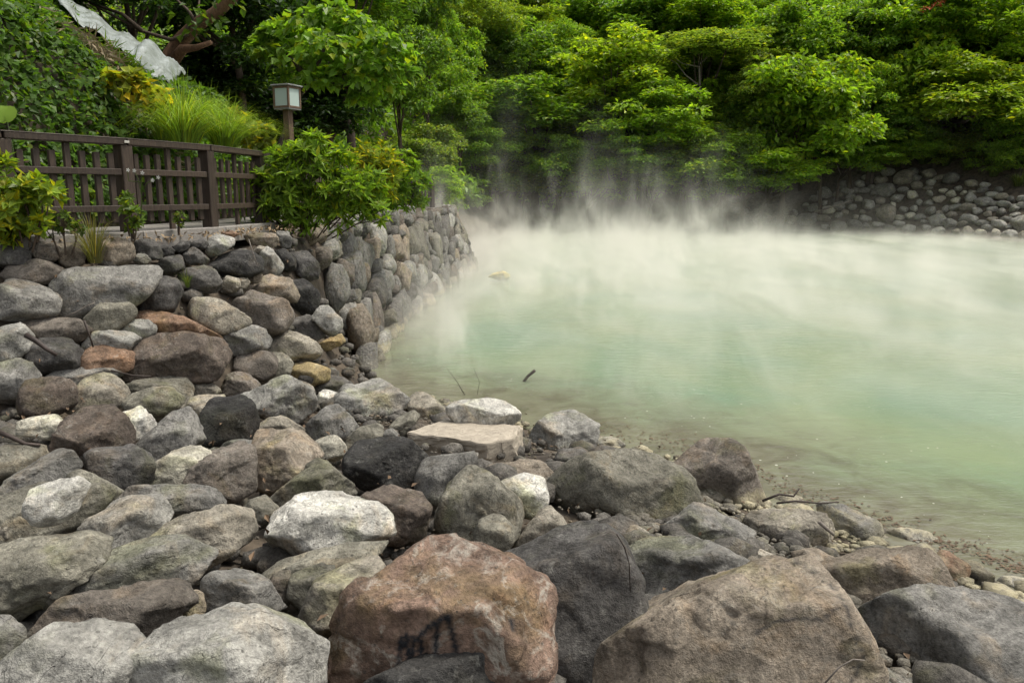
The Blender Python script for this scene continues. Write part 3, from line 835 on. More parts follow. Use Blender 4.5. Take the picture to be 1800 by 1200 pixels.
def crack_attr(p, m, c):
    d = strokes_dist(p, m, c, CRACKS, 3.0)
    k = np.where(p[:, 2] < 0, np.clip((3.6 - d) / 2.4, 0, 1), 0)
    return {'paint': k * .8}, p * (1 - .035 * k)[:, None]
rng = random.Random(4)
ROCK_OBJ = {}
for ln in ROCKS.strip().splitlines():
    lab, col, sharp, poly = ln.split('|')
    pts = np.array([[float(a) for a in q.split(',')] for q in poly.split()])
    ext = np.ptp(pts, axis=0).max()
    kw = {}
    if lab.startswith('white flat rock lying on'): kw = dict(lift=1.6, near=.925)
    if lab.startswith('white angular wedge'): kw = dict(lift=1.1)
    if lab.startswith('bright white angular'): kw = dict(lift=1.0, near=.87)
    if lab.startswith('pale rough stone on top'): kw = dict(lift=1.2, near=.95)
    if lab.startswith('huge brown cracked'): kw = dict(mat=M_ROCKP, attr_fn=crack_attr)
    o = traced_rock('boulder' if ext > 90 else 'rock', poly, col, rng, sharp=float(sharp), level=6 if 'attr_fn' in kw else (5 if ext > 110 else 4), **kw)
    tag(o, lab, 'rock', 'rocks on the near bank')
    ROCK_OBJ[lab] = o

# the rust boulder with streaks of dark paint
STROKES = [((716, 1112), (708, 1168)), ((724, 1108), (726, 1160)), ((735, 1112), (728, 1160)), ((740, 1115), (758, 1098)), ((758, 1098), (782, 1086)), ((770, 1098), (766, 1150)), ((746, 1120), (742, 1158)), ((786, 1085), (800, 1140)), ((880, 1098), (884, 1106))]
def paint_attr(p, m, c):
    d = strokes_dist(p, m, c, [list(q) for q in STROKES], 1.6)
    return {'paint': np.where(p[:, 2] < 0, np.clip((5.2 - d) / 2.0, 0, 1), 0)}, p
rust_poly = '562,1168 575,1140 610,1085 650,1040 690,985 720,958 760,955 800,965 830,985 855,1005 930,1012 965,1040 978,1065 970,1110 952,1140 945,1205 930,1250 700,1245 600,1210'
o = traced_rock('boulder', rust_poly, 'redrust', rng, sharp=12, level=6, mat=M_ROCKP, attr_fn=paint_attr)
tag(o, 'large rust red boulder with streaks of dark paint in the foreground', 'rock', 'rocks on the near bank')
# pale yellow rock standing in the pool
o = traced_rock('rock', '860,487 868,480 884,477 896,483 894,489 875,491', 'cream', rng, D=at_z(878, 489, 0.0)[1] * .97)
o.color = (.66, .54, .24, .1)
tag(o, 'small yellow sulphur crusted rock standing alone in the pool', 'rock')

# ------------------------------------------------------------------ concrete slab on the shore
cb = bmesh.new()
slab_top = [at_z(px, py, 0.62) for px, py in ((712, 760), (785, 735), (915, 748), (905, 768), (858, 777))]
top = [cb.verts.new(Vector(p)) for p in slab_top]
bot = [cb.verts.new(Vector(p) + Vector((0.02, 0.03, -0.25))) for p in slab_top]
cb.faces.new(top[::-1]); cb.faces.new(bot)
for i in range(5):
    j = (i + 1) % 5
    cb.faces.new((top[i], top[j], bot[j], bot[i]))
bmesh.ops.recalc_face_normals(cb, faces=cb.faces)
bmesh.ops.bevel(cb, geom=cb.edges[:], offset=0.018, segments=2, affect='EDGES', profile=0.6)
bmesh.ops.triangulate(cb, faces=cb.faces)
bmesh.ops.subdivide_edges(cb, edges=cb.edges[:], cuts=9, use_grid_fill=True)
co = np.array([q.co[:] for q in cb.verts])
dn = 0.05 * fbm(co * 4, 4) + 0.03 * fbm(co * 16, 3)
for q, d in zip(cb.verts, dn):
    q.co.z += d * (0.3 if q.co.z > 0.60 else 0.8); q.co.x += d * .7; q.co.y += d * .7
me = bpy.data.meshes.new('concrete_slab'); cb.to_mesh(me); cb.free()
cl = np.mean(slab_top, axis=0) - np.array((0, 0, 0.36))
me.transform(Matrix.Translation(-Vector(cl)))
o = link_mesh('concrete_slab', me, M_CONC, loc=cl)
tag(o, 'broken tan concrete slab lying on the shore rocks', 'concrete slab')

# ------------------------------------------------------------------ dry stone wall: traced stones near, coursed stones along the receding bank
wall = empty('stone_wall', (-3.2, 11.0, 0.0), 'rough stone retaining wall under the walk, running back along the pool', 'wall')
WALL = r'''
dark|9|-12,437 30,432 48,445 45,461 20,468 -12,466
brown|9|55,432 66,424 90,424 104,438 100,454 80,463 60,457
sand|6|100,434 115,426 140,430 148,445 143,463 125,472 105,464
sand|6|178,432 190,421 212,418 230,426 235,445 230,461 205,466 180,464
brown|10|3,470 25,463 60,459 85,463 107,485 95,496 60,500 20,490
grey|10|97,522 105,490 130,475 180,472 255,466 270,475 272,490 255,512 235,532 200,552 150,556 110,551
grey|9|-15,497 35,490 75,503 98,530 98,554 70,564 40,566 -15,550
olive|7|147,577 155,555 180,530 205,516 225,518 238,535 236,557 215,575 185,583 160,582
dark|10|234,427 250,422 272,424 283,445 280,457 260,453 240,440
grey|8|235,456 245,445 258,447 264,458 255,465 240,464
dark|10|276,431 284,424 306,440 300,452 288,450
dark|9|303,435 320,424 335,424 330,437 315,444
dark|9|273,469 290,455 315,446 324,455 320,474 300,482 283,480
dark|9|245,547 270,505 290,484 305,486 315,515 300,548 262,552
wet|9|325,441 335,434 350,440 365,456 358,467 335,466 325,457
wet|8|320,482 335,470 360,468 380,480 386,500 370,515 335,515 322,500
lgrey|12|362,442 372,418 392,412 410,418 408,431 385,448 368,454
rust|8|388,410 405,405 419,412 405,419
sand|9|433,414 455,408 480,410 490,425 485,434 455,432 437,426
grey|9|487,408 505,404 512,420 508,437 495,437
black|9|367,472 385,452 410,441 440,442 452,455 455,477 430,488 390,489 372,482
lgrey|13|452,477 462,440 470,431 480,440 496,468 492,480 475,484
tan|8|446,441 455,432 467,432 460,446 450,449
sand|8|435,484 448,474 460,484 455,496 440,499
tan|9|389,497 402,483 420,490 422,507 410,516 393,507
tan|9|416,492 432,485 439,497 430,508 420,505
black|9|485,442 500,437 515,455 517,472 500,475 492,462
dark|9|508,447 540,440 560,470 556,492 540,495 520,478
sand|12|440,512 455,492 475,484 510,490 523,512 515,533 500,530 480,519 455,516
black|8|500,484 520,480 545,497 560,520 555,548 535,554 510,549 500,522
grey|9|558,467 562,442 575,445 583,465 580,480 565,481
dbrown|9|560,502 570,485 590,482 605,500 608,522 580,524 562,515
dark|9|583,477 600,465 615,480 630,510 636,528 620,534 605,514 590,494
wet|9|415,440 432,436 440,446 428,452 416,448
dark|9|335,428 352,420 366,424 360,438 342,438
'''
for ln in WALL.strip().splitlines():
    col, sharp, poly = ln.split('|')
    traced_rock('stone', poly, col, rng, parent=wall, sharp=float(sharp), level=4, lift=0.30, depth=0.9)

def proto_rock(seed, sharp, level=3, asp=(1, .8, .8)):
    r = random.Random(seed)
    n = r.randint(6, 8)
    uv = [(asp[0] * math.cos(2 * math.pi * (k + r.uniform(-.3, .3)) / n) * r.uniform(.9, 1.08), asp[1] * math.sin(2 * math.pi * (k + r.uniform(-.3, .3)) / n) * r.uniform(.9, 1.08)) for k in range(n)]
    p, f = rock_shape(np.array(uv), asp[2], r, sharp, level)
    return mesh_np('stone', p, f)
PROTO = [proto_rock(s, 9 + s % 6, 3, (1, .72 + .04 * (s % 4), .75)) for s in range(14)]
for me in PROTO: me.materials.append(M_ROCK)
def stone_copy(name, me, loc, ax, scale, col, parent=None, r=rng):
    o = bpy.data.objects.new(name, me)
    COL.objects.link(o)
    m = Matrix([[ax[j][i] * scale[j] for j in range(3)] + [0] for i in range(3)] + [[0, 0, 0, 1]])
    m.translation = Vector(loc) if parent is None else Vector(loc) - parent.location
    o.parent = parent
    o.matrix_basis = m
    j = r.uniform(.8, 1.2)
    o.color = (col[0] * j, col[1] * j, col[2] * j, col[3])
    return o
wl = [np.array(p) for p in WALLTOP[5:]]
seg = [np.linalg.norm(wl[i + 1] - wl[i]) for i in range(len(wl) - 1)]
def wall_pt(s):
    for i, L in enumerate(seg):
        if s <= L or i == len(seg) - 1:
            t = (wl[i + 1] - wl[i]) / L
            return wl[i] + t * s, t
        s -= L
wr = random.Random(8)
wcols = ['grey', 'lgrey', 'olive', 'brown', 'grey', 'grey', 'lgrey', 'wet', 'olive', 'brown', 'grey', 'sand', 'wet', 'grey']
wst = []
for wd, n in ((1.0, 16), (.8, 36), (.6, 90), (.45, 190), (.32, 220), (.24, 160)):
    for _ in range(n * 14):
        if n <= 0: break
        s_ = wr.uniform(1.2, sum(seg) - .4); z_ = wr.uniform(-.05, 2.16)
        if wd > .5 and z_ > 1.85: continue
        if any(((s_ - a) * .86) ** 2 + ((z_ - b) * 1.12) ** 2 < ((wd + c) * .415) ** 2 for a, b, c in wst): continue
        wst.append((s_, z_, wd)); n -= 1
for s_, z_, wd in wst:
    p2, t = wall_pt(s_)
    nrm = np.array((t[1], -t[0]))
    out = (2.2 - z_) * 0.36 - 0.08 + wr.uniform(-.05, .04)
    loc = (p2[0] + nrm[0] * out, p2[1] + nrm[1] * out, z_)
    T = Vector((t[0], t[1], 0)); Nn = Vector((nrm[0], nrm[1], .22 + wr.uniform(-.2, .2))).normalized(); Up = Nn.cross(T) * -1
    if Up.z < 0: Up = -Up
    a = math.radians(wr.gauss(42, 20))           # stones lean back along the bank
    A1 = T * math.cos(a) + Up * math.sin(a); A2 = Up * math.cos(a) - T * math.sin(a)
    stone_copy('stone', wr.choice(PROTO), loc, (A1, A2, Nn), (wd * wr.uniform(.56, .68), wd * wr.uniform(.46, .58), wr.uniform(.20, .30) + wd * .12), RC[wr.choice(wcols)], wall, wr)

# ------------------------------------------------------------------ rock heap on the far right bank
fr = random.Random(21)
heap = [(1375, 396), (1392, 372), (1425, 350), (1470, 328), (1530, 308), (1600, 298), (1660, 300), (1720, 322), (1790, 345), (1850, 372), (1850, 424), (1760, 416), (1690, 408), (1560, 402)]
placed = []
tries = 0
while len(placed) < 185 and tries < 14000:
    tries += 1
    px, py = fr.uniform(1370, 1850), fr.uniform(296, 424)
    d_, i_ = dist_poly(np.array([px]), np.array([py]), heap)
    if not i_[0]: continue
    r = fr.uniform(8, 15) if fr.random() < .75 else fr.uniform(14, 26)
    if px > 1640 and py < 345 and fr.random() < .6: continue
    if any((px - a) ** 2 + ((py - b) * 1.5) ** 2 < ((r + c) * .78) ** 2 for a, b, c in placed): continue
    placed.append((px, py, r))
HEAP = []
fcols = ['lgrey', 'tan', 'lgrey', 'lgrey', 'grey', 'cream', 'tan', 'lgrey']
for px, py, r in placed:
    D = ground_hit(px, py, 0.3 * r / FPX)
    p = CAM + ray(px, py) * D
    k = r * D / FPX
    a = fr.uniform(-.6, .6); b = fr.uniform(0, 6.28)
    m = Matrix.Rotation(b, 3, 'Z') @ Matrix.Rotation(a, 3, 'X')
    ax = [m.col[0], m.col[2], m.col[1]]
    o = stone_copy('rock', fr.choice(PROTO), p, ax, (k * fr.uniform(.95, 1.25), k * fr.uniform(.8, 1.0), k), RC[fr.choice(fcols)], None, fr)
    HEAP.append((px, py, o))
ORD = ['first', 'second', 'third', 'fourth', 'fifth', 'sixth', 'seventh', 'eighth', 'ninth', 'tenth', 'eleventh', 'twelfth', 'thirteenth', 'fourteenth', 'fifteenth', 'sixteenth', 'seventeenth', 'eighteenth', 'nineteenth', 'twentieth', 'twenty-first', 'twenty-second', 'twenty-third', 'twenty-fourth']
HEAP.sort(key=lambda h: -h[1])
for k in range(0, len(HEAP), 12):
    for q, (px, py, o) in enumerate(sorted(HEAP[k:k + 12], key=lambda h: h[0])):
        tag(o, 'rounded rock in the far heap, %s row up from the water, %s from the left' % (ORD[k // 12], ORD[q]), 'rock', 'rocks in the far heap')
for px, py, r, lab in ((1335, 352, 20, 'brown rock on the bare soil bank left of the far heap'), (1303, 372, 14, 'small brown rock by the water left of the far heap'), (1340, 383, 17, 'pale brown rock at the water left of the far heap'), (1290, 350, 11, 'small rock under the bright green round tree')):
    D = ground_hit(px, py, 0.3 * r / FPX); p = CAM + ray(px, py) * D; k = r * D / FPX
    o = stone_copy('rock', PROTO[int(r) % 14], p, ((1, 0, 0), (0, 0, 1), (0, 1, 0)), (k * 1.1, k * .85, k), RC['brown'], None, fr)
    tag(o, lab, 'rock')

# ------------------------------------------------------------------ rubble filling the gaps between the rocks
def rubble(name, n, region, sz, seed, label, cat, col):
    r = np.random.RandomState(seed)
    v0, f0 = ico(1)
    shapes = []
    for k in range(8):
        q = v0 * (1 + .28 * perlin(v0 * 1.3 + k * 9.1)[:, None]) * np.array((1, .8, .6))
        shapes.append(q)
    V, F, n0 = [], [], 0
    x = r.uniform(region[0], region[1], n * 6); y = r.uniform(region[2], region[3], n * 6)
    z = S(x, y)
    dsh, ins = dist_poly(x, y, POOL); _, it = dist_poly(x, y, TERR)
    ok = ~(ins & (dsh > 0.25)) & ~it
    x, y, z = x[ok][:n], y[ok][:n], z[ok][:n]
    for i in range(len(x)):
        s = sz[0] * (sz[1] / sz[0]) ** (r.rand() ** 2)
        a = r.uniform(0, 6.28); c, d = math.cos(a), math.sin(a)
        q = shapes[i % 8] * s
        q = np.stack([q[:, 0] * c - q[:, 1] * d, q[:, 0] * d + q[:, 1] * c, q[:, 2]], -1) + (x[i], y[i], z[i] + s * .1 - (.17 if z[i] > .55 else -.035))
        V.append(q); F.append(f0 + n0); n0 += len(q)
    o = link_mesh(name, mesh_np(name, np.concatenate(V), np.concatenate(F)), M_ROCK)
    o.color = col
    return tag(o, label, cat, kind='stuff')
rubble('rubble', 1700, (-6.5, 5, 1.2, 14), (.05, .20), 3, 'loose rubble filling the gaps between the bank rocks', 'rubble', (.12, .11, .095, .1))
rubble('shore_pebbles', 2600, (0.6, 4.4, 3.4, 7.2), (.02, .09), 6, 'wet pebbles scattered along the near right shore', 'pebbles', (.17, .155, .125, .1))
rubble('gravel', 9000, (-6, 4.6, 1.4, 12), (.008, .035), 5, 'fine gravel and grit in the hollows between the rocks', 'gravel', (.17, .15, .12, .0))

# ------------------------------------------------------------------ boardwalk and fence
FP = [(-6.7, 6.6), (-5.12, 8.2), (-4.45, 9.35), (-3.97, 10.6), (-3.80, 12.2)] + [(-3.78 - 0.02 * k, 12.2 + 1.52 * k) for k in range(1, 13)] + [(-3.1, 31.4)]
FP = [np.array(p) for p in FP]
DZ = 2.36
def offs(pts, d):
    out = []
    for i, p in enumerate(pts):
        t = pts[min(i + 1, len(pts) - 1)] - pts[max(i - 1, 0)]
        t = t / np.linalg.norm(t)
        out.append(p + np.array((-t[1], t[0])) * d)
    return out
deck = empty('boardwalk', (-4.4, 9.6, 2.30))
tag(deck, 'grey board walk behind the fence', 'boardwalk', kind='structure')
WALK = FP[:-1]
for k in range(10):
    a = offs(WALK, -0.17 + k * 0.145); b = offs(WALK, -0.17 + k * 0.145 + 0.138)
    for i0 in range(0, len(WALK) - 1, 2):
        i1 = min(i0 + 2, len(WALK) - 1)
        v, f = [], []
        for q in range(i0, i1 + 1):
            for (pt, z) in ((a[q], DZ - .035), (b[q], DZ - .035), (b[q], DZ), (a[q], DZ)):
                e = 0.002 if q == i1 else 0
                v.append((pt[0], pt[1] - e, z + 0.003 * ((k * 7 + i0) % 3)))
        n = i1 - i0
        for q in range(n):
            for w in range(4):
                f.append((q * 4 + w, q * 4 + (w + 1) % 4, q * 4 + 4 + (w + 1) % 4, q * 4 + 4 + w))
        f += [(3, 2, 1, 0), (n * 4, n * 4 + 1, n * 4 + 2, n * 4 + 3)]
        MB().add(v, f).build('plank', M_DECK, deck, deck.location)
# edge beam under the fence, the grey board seen below the slats
edge = offs(WALK, -0.20)
for i in range(len(WALK) - 1):
    a, b = edge[i], edge[i + 1]
    t = (b - a) / np.linalg.norm(b - a); n = np.array((-t[1], t[0]))
    L = np.linalg.norm(b - a) / 2
    MB().box((*((a + b) / 2), DZ - .09), ((*t, 0), (*n, 0), (0, 0, 1)), (L - .004, .025, .10), .006).build('edge_beam', M_DECK, deck, deck.location)

fence = empty('wooden_fence', (FP[2][0], FP[2][1], DZ), 'dark brown wooden fence with spaced slats along the walk', 'fence')
FL = fence.location
def up_axes(t):
    return ((t[0], t[1], 0), (-t[1], t[0], 0), (0, 0, 1))
H = 1.05
for i, p in enumerate(FP):
    t = FP[min(i + 1, len(FP) - 1)] - FP[max(i - 1, 0)]; t = t / np.linalg.norm(t)
    MB().box((p[0], p[1], DZ + (H - .07) / 2 - .05), up_axes(t), (.075, .075, (H - .07) / 2 + .05), .008).build('post', M_WOOD, fence, FL)
for i in range(len(FP) - 1):
    a, b = FP[i], FP[i + 1]
    L = np.linalg.norm(b - a); t = (b - a) / L; ax = up_axes(t)
    c = (a + b) / 2
    hr = MB().box((c[0], c[1], DZ + H - .035), ax, (L / 2 - .002, .085, .035), .008).build('handrail', M_WOOD, fence, FL)
    MB().box((c[0], c[1], DZ + H + .0045), ax, (L / 2 + .03, .088, .004)).build('weathered_cap', M_RAILTOP, hr, FL)
    n = np.array((-t[1], t[0]))
    for zr in (.68, .27):
        q = c - n * .045
        MB().box((q[0], q[1], DZ + zr), ax, (L / 2 - .078, .022, .035), .005).build('rail', M_WOOD, fence, FL)
    for k in range(1, 8):
        q = a + t * (L * k / 8)
        if k == 4:
            MB().box((q[0], q[1], DZ + (H - .07) / 2 - .03), ax, (.034, .022, (H - .07) / 2 + .03), .004).build('middle_post', M_WOOD, fence, FL)
        else:
            MB().box((q[0], q[1], DZ + .50), ax, (.034, .022, .385 + .006 * ((k * 5 + i) % 3)), .004).build('slat', M_WOOD, fence, FL)
# small metal number plate on the rail joint
q = FP[2]
t = FP[3] - FP[2]; t = t / np.linalg.norm(t)
n = np.array((t[1], -t[0]))
plate = MB().box((q[0] + n[0] * .093 - t[0] * .02, q[1] + n[1] * .093 - t[1] * .02, DZ + H - .035), up_axes(t), (.035, .003, .014), .0025).build('rail_plate', simple_mat('pale_plate', (.55, .53, .47), .5), fence, FL)

# ------------------------------------------------------------------ lantern on a post
LP = at_y(509, 262, 13.9)
lx, ly = LP[0], LP[1]
lan = empty('lantern_post', (lx, ly, DZ), 'wooden post lantern with frosted panes behind the fence', 'lamp')
ang = math.radians(-24)
la = ((math.cos(ang), math.sin(ang), 0), (-math.sin(ang), math.cos(ang), 0), (0, 0, 1))
zt = at_y(503, 191, 13.9)[2]
zr = at_y(503, 153, 13.9)[2]
M_LWOOD = simple_mat('brown_lamp_wood', (.115, .072, .046), .65, 6, .4, .3, (7, 7, 1))
MB().box((lx, ly, (DZ + zt) / 2 - .05), la, (.060, .060, (zt - DZ) / 2 + .05), .008).build('post', M_LWOOD, lan, lan.location)
hz = (zr - zt) / 2
m_gl, t_, b_, o_ = new_mat('frosted_glass')
b_.inputs['Base Color'].default_value = (.40, .48, .45, 1); b_.inputs['Roughness'].default_value = .38
b_.inputs['Subsurface Weight'].default_value = .0
hw = .145
A = [np.array(q) for q in la]
ctr = np.array((lx, ly, zt + hz))
house = MB()
for i in (-1, 1):
    for j in (-1, 1):
        house.box(ctr + A[0] * hw * i + A[1] * hw * j, la, (.017, .017, hz), .003)
for k in (-1, 1):
    for i in (-1, 1):
        house.box(ctr + A[0] * hw * i + A[2] * (hz - .017) * k, la, (.0165, hw - .018, .0165), .003)
        house.box(ctr + A[1] * hw * i + A[2] * (hz - .017) * k, la, (hw - .018, .0165, .0165), .003)
lf = house.build('frame', M_LWOOD, lan, lan.location)
for i in (-1, 1):
    MB().box(ctr + A[0] * hw * i, la, (.004, hw - .017, hz - .033)).build('pane', m_gl, lf, lan.location)
    MB().box(ctr + A[1] * hw * i, la, (hw - .017, .004, hz - .033)).build('pane', m_gl, lf, lan.location)
MB().box(ctr - A[2] * (hz + .011), la, (hw + .012, hw + .012, .011), .003).build('base_plate', M_METAL, lan, lan.location)
rf = MB().box(ctr + A[2] * (hz + .014), la, (hw + .045, hw + .045, .012), .006).build('roof', M_METAL, lan, lan.location)

# ------------------------------------------------------------------ plastic sheet on the ridge of the mound
def tarp():
    ridge = [(118, 12), (150, 42), (185, 72), (220, 92), (250, 100), (272, 112), (300, 132), (325, 150), (338, 170)]
    low = [(112, 56), (140, 80), (172, 100), (198, 120), (220, 138), (240, 158), (262, 172), (284, 184), (306, 192)]
    n, m = 60, 16
    rx = np.interp(np.linspace(0, 1, n), np.linspace(0, 1, len(ridge)), [p[0] for p in ridge]); ry = np.interp(np.linspace(0, 1, n), np.linspace(0, 1, len(ridge)), [p[1] for p in ridge])
    qx = np.interp(np.linspace(0, 1, n), np.linspace(0, 1, len(low)), [p[0] for p in low]); qy = np.interp(np.linspace(0, 1, n), np.linspace(0, 1, len(low)), [p[1] for p in low])
    v = []
    ys = np.linspace(9, 18.5, 400)
    for i in range(n):
        # the crest of the mound in this direction
        xs = (rx[i] - 900) / FPX * ys / math.cos(PITCH) * .985
        el = (S(xs, ys) - CAMZ) / ys
        q = el.argmax()
        a = np.array((xs[q], ys[q] + .45, S1(xs[q], ys[q]) - .05))
        b = CAM + ray(qx[i], qy[i]) * min(ground_hit(qx[i], qy[i]), ys[q] * .985)
        for j in range(m):
            s = j / (m - 1)
            p = a * (1 - s) + b * s
            p[2] = max(p[2], S1(p[0], p[1])) + .36 + .22 * math.exp(-((i / n - .72) / .16) ** 2) * math.sin(math.pi * min(1, s * 1.1)) + .05 * math.sin(i * .5)
            v.append(p)
    v = np.array(v)
    uu = np.repeat(np.arange(n), m) / n * 14; ww = np.tile(np.arange(m), n) / m
    fold = fbm(np.stack([uu * .35 - ww * 1.0, ww * 6 + uu * .5, uu * 0], -1), 3)
    fold2 = 1 - np.abs(fbm(np.stack([uu * .8, ww * 9 + uu * 1.2, uu * 0 + 4], -1), 2)) * 2
    v = v + np.array((.01, -.05, .06)) * (fold * 1.7 + fold2 * .55)[:, None]
    ii = (np.arange(n - 1)[:, None] * m + np.arange(m - 1)[None]).ravel()
    f = np.stack([ii, ii + m, ii + m + 1, ii + 1], -1)
    mt, t, b, out = new_mat('plastic_sheet')
    g = NG(t); tc = g.n('TexCoord')
    mp = g.n('Mapping'); mp.inputs['Scale'].default_value = (1, 1, 3); g.l(tc.outputs['Object'], mp.inputs[0])
    nz = g.noise(mp.outputs[0], 2.2, 6, .65, 1.0)
    g.l(g.mix(g.ramp(nz, .4, .62), (.33, .36, .345), (.17, .19, .155)), b.inputs['Base Color'])
    b.inputs['Roughness'].default_value = .32
    bp = g.n('Bump'); bp.inputs['Strength'].default_value = .5; bp.inputs['Distance'].default_value = .05
    g.l(g.noise(mp.outputs[0], 9, 4, .6, 1.5), bp.inputs['Height']); g.l(bp.outputs[0], b.inputs['Normal'])
    base = v.mean(0)
    o = link_mesh('plastic_sheet', mesh_np('plastic_sheet', v - base, f), mt, loc=base)
    sm = o.modifiers.new('thickness', 'SOLIDIFY'); sm.thickness = .006
    tag(o, 'crumpled pale plastic sheet draped over the ridge of the leafy mound', 'plastic sheet')
tarp()

# ------------------------------------------------------------------ foliage helpers
def nrmz(a):
    return a / (np.linalg.norm(a, axis=-1, keepdims=True) + 1e-9)
def leaf_arrays(pos, ax, nr, L, W, r, fold=.18, droop=.15):
    """rhombic folded leaves, 4 verts / 2 tris each"""
    ax = nrmz(ax); side = nrmz(np.cross(ax, nr)); nn = np.cross(side, ax)
    L = L[:, None]; W = W[:, None]
    b = pos; tip = pos + ax * L - nn * L * droop
    l = pos + ax * L * .45 + side * W * .5 + nn * W * fold
    q = pos + ax * L * .45 - side * W * .5 + nn * W * fold
    v = np.stack([b, q, tip, l], 1).reshape(-1, 3)
    k = np.arange(len(pos))[:, None] * 4
    f = np.concatenate([k + np.array([[0, 1, 2]]), k + np.array([[0, 2, 3]])], 1).reshape(-1, 3)
    lv = np.repeat(r.rand(len(pos)), 4); lw = np.repeat(r.rand(len(pos)), 4)
    return v, f, lv, lw
def leaf_mesh(name, arrs):
    V, F, A, B, n = [], [], [], [], 0
    for v, f, a, b in arrs:
        V.append(v); F.append(f + n); A.append(a); B.append(b); n += len(v)
    return mesh_np(name, np.concatenate(V), np.concatenate(F), False, {'lv': np.concatenate(A), 'lw': np.concatenate(B)})
def rdir(r, n):
    return nrmz(r.normal(size=(n, 3)))
def clump_leaves(r, c, rad, flat, n, L, W, droop=.5, up=.62):
    """leaves spread through the upper shell of one clump"""
    d = rdir(r, n)
    d[:, 2] = np.where(d[:, 2] < -.25, -d[:, 2], d[:, 2])
    sh = rad * (.45 + .6 * r.rand(n) ** .6)[:, None]
    pos = c + d * sh * np.array((1, 1, flat))
    out = d * np.array((1, 1, .3)) + r.normal(size=(n, 3)) * .45
    ax = nrmz(out) + np.array((0, 0, -droop)) * r.rand(n)[:, None]
    nr = nrmz(d * (1 - up) + np.array((0, 0, up)) + r.normal(size=(n, 3)) * .28)
    return leaf_arrays(pos, ax, nr, L * r.uniform(.7, 1.25, n), W * r.uniform(.7, 1.25, n), r)
def crown_mesh(name, seed, kind):
    r = np.random.RandomState(seed)
    arr = []
    if kind == 'broad':      nc, n, L, W, flat, cr = 66, 120, .105, .070, .85, (.20, .34)
    elif kind == 'layer':    nc, n, L, W, flat, cr = 76, 150, .085, .046, .60, (.19, .34)
    elif kind == 'fine':     nc, n, L, W, flat, cr = 80, 150, .075, .034, .7, (.16, .30)
    else:                    nc, n, L, W, flat, cr = 78, 125, .095, .056, .72, (.17, .32)
    for k in range(nc):
        d = rdir(r, 1)[0]
        if d[2] < -.75: d[2] = -d[2]
        rr = r.uniform(.45, .98) if k > 6 else r.uniform(0, .4)
        lump = 1 + .45 * perlin((d * 1.6 + seed * 3.7)[None])[0] * 2
        c = d * rr * np.array((1, 1, .85)) * lump
        arr.append(clump_leaves(r, c, r.uniform(*cr), flat, n, L, W))
    me = leaf_mesh(name, arr)
    me.materials.append(M_LEAF)
    return me
CROWN = {k: [crown_mesh('crown', 10 * i + j, k) for j in range(3)] for i, k in enumerate(('broad', 'layer', 'fine', 'mixed'))}
tr = random.Random(5)
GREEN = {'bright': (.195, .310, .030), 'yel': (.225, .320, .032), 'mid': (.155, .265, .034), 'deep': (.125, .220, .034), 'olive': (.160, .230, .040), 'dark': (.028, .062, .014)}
def tree(name, label, px, py, rx, ry, y, kind, green, group='trees on the far hillside', bark=None, trunk=True, rz=None):
    """crown centred in the given direction at distance y; trunk goes down to the slope"""
    c = at_y(px, py, y)
    k = y / math.cos(PITCH) / FPX
    RX, RZ = rx * k * 1.08, ry * k * (1.22 if y > 40 else 1.1)
    RY = RX * .9
    back = (.55 * RX + 1.2) if y > 40 else .3 * RX
    gz = S1(c[0], c[1] + back)
    base = np.array((c[0], c[1] + back, min(gz, c[2] - RZ * .3) - .1))
    root = empty(name, base, label, 'tree', group)
    cr = bpy.data.objects.new('crown', tr.choice(CROWN[kind]))
    COL.objects.link(cr); cr.parent = root
    cr.location = Vector(c) - root.location
    a = tr.uniform(0, 6.28) if rz is None else rz
    cr.rotation_euler = (0, 0, a)
    cr.scale = (RX, RX, RZ)
    g = GREEN[green]; j = tr.uniform(.9, 1.12)
    cr.color = (g[0] * j, g[1] * j, g[2] * j, 1)
    mb = MB()
    h = c[2] - base[2]
    r0 = max(.05, .055 * RX)
    mid = base + np.array((tr.uniform(-.1, .1) * RX, tr.uniform(-.1, .1) * RX, h * .55))
    mb.tube([base, (base + mid) / 2 + np.array((tr.uniform(-.05, .05) * RX, 0, 0)), mid, c + np.array((0, 0, RZ * .3))], [r0 * 1.3, r0, r0 * .85, r0 * .35], 7)
    for q in range(5):
        an = tr.uniform(0, 6.28)
        e = c + np.array((math.cos(an) * RX * .62, math.sin(an) * RX * .62, RZ * tr.uniform(-.15, .45)))
        s = mid + (c - mid) * tr.uniform(0, .5)
        mb.tube([s, (s + e) / 2 + np.array((0, 0, -.08 * RX)), e], [r0 * .5, r0 * .36, r0 * .12], 5)
    mb.build('trunk', bark or M_BARK, root, base, True)
    return root
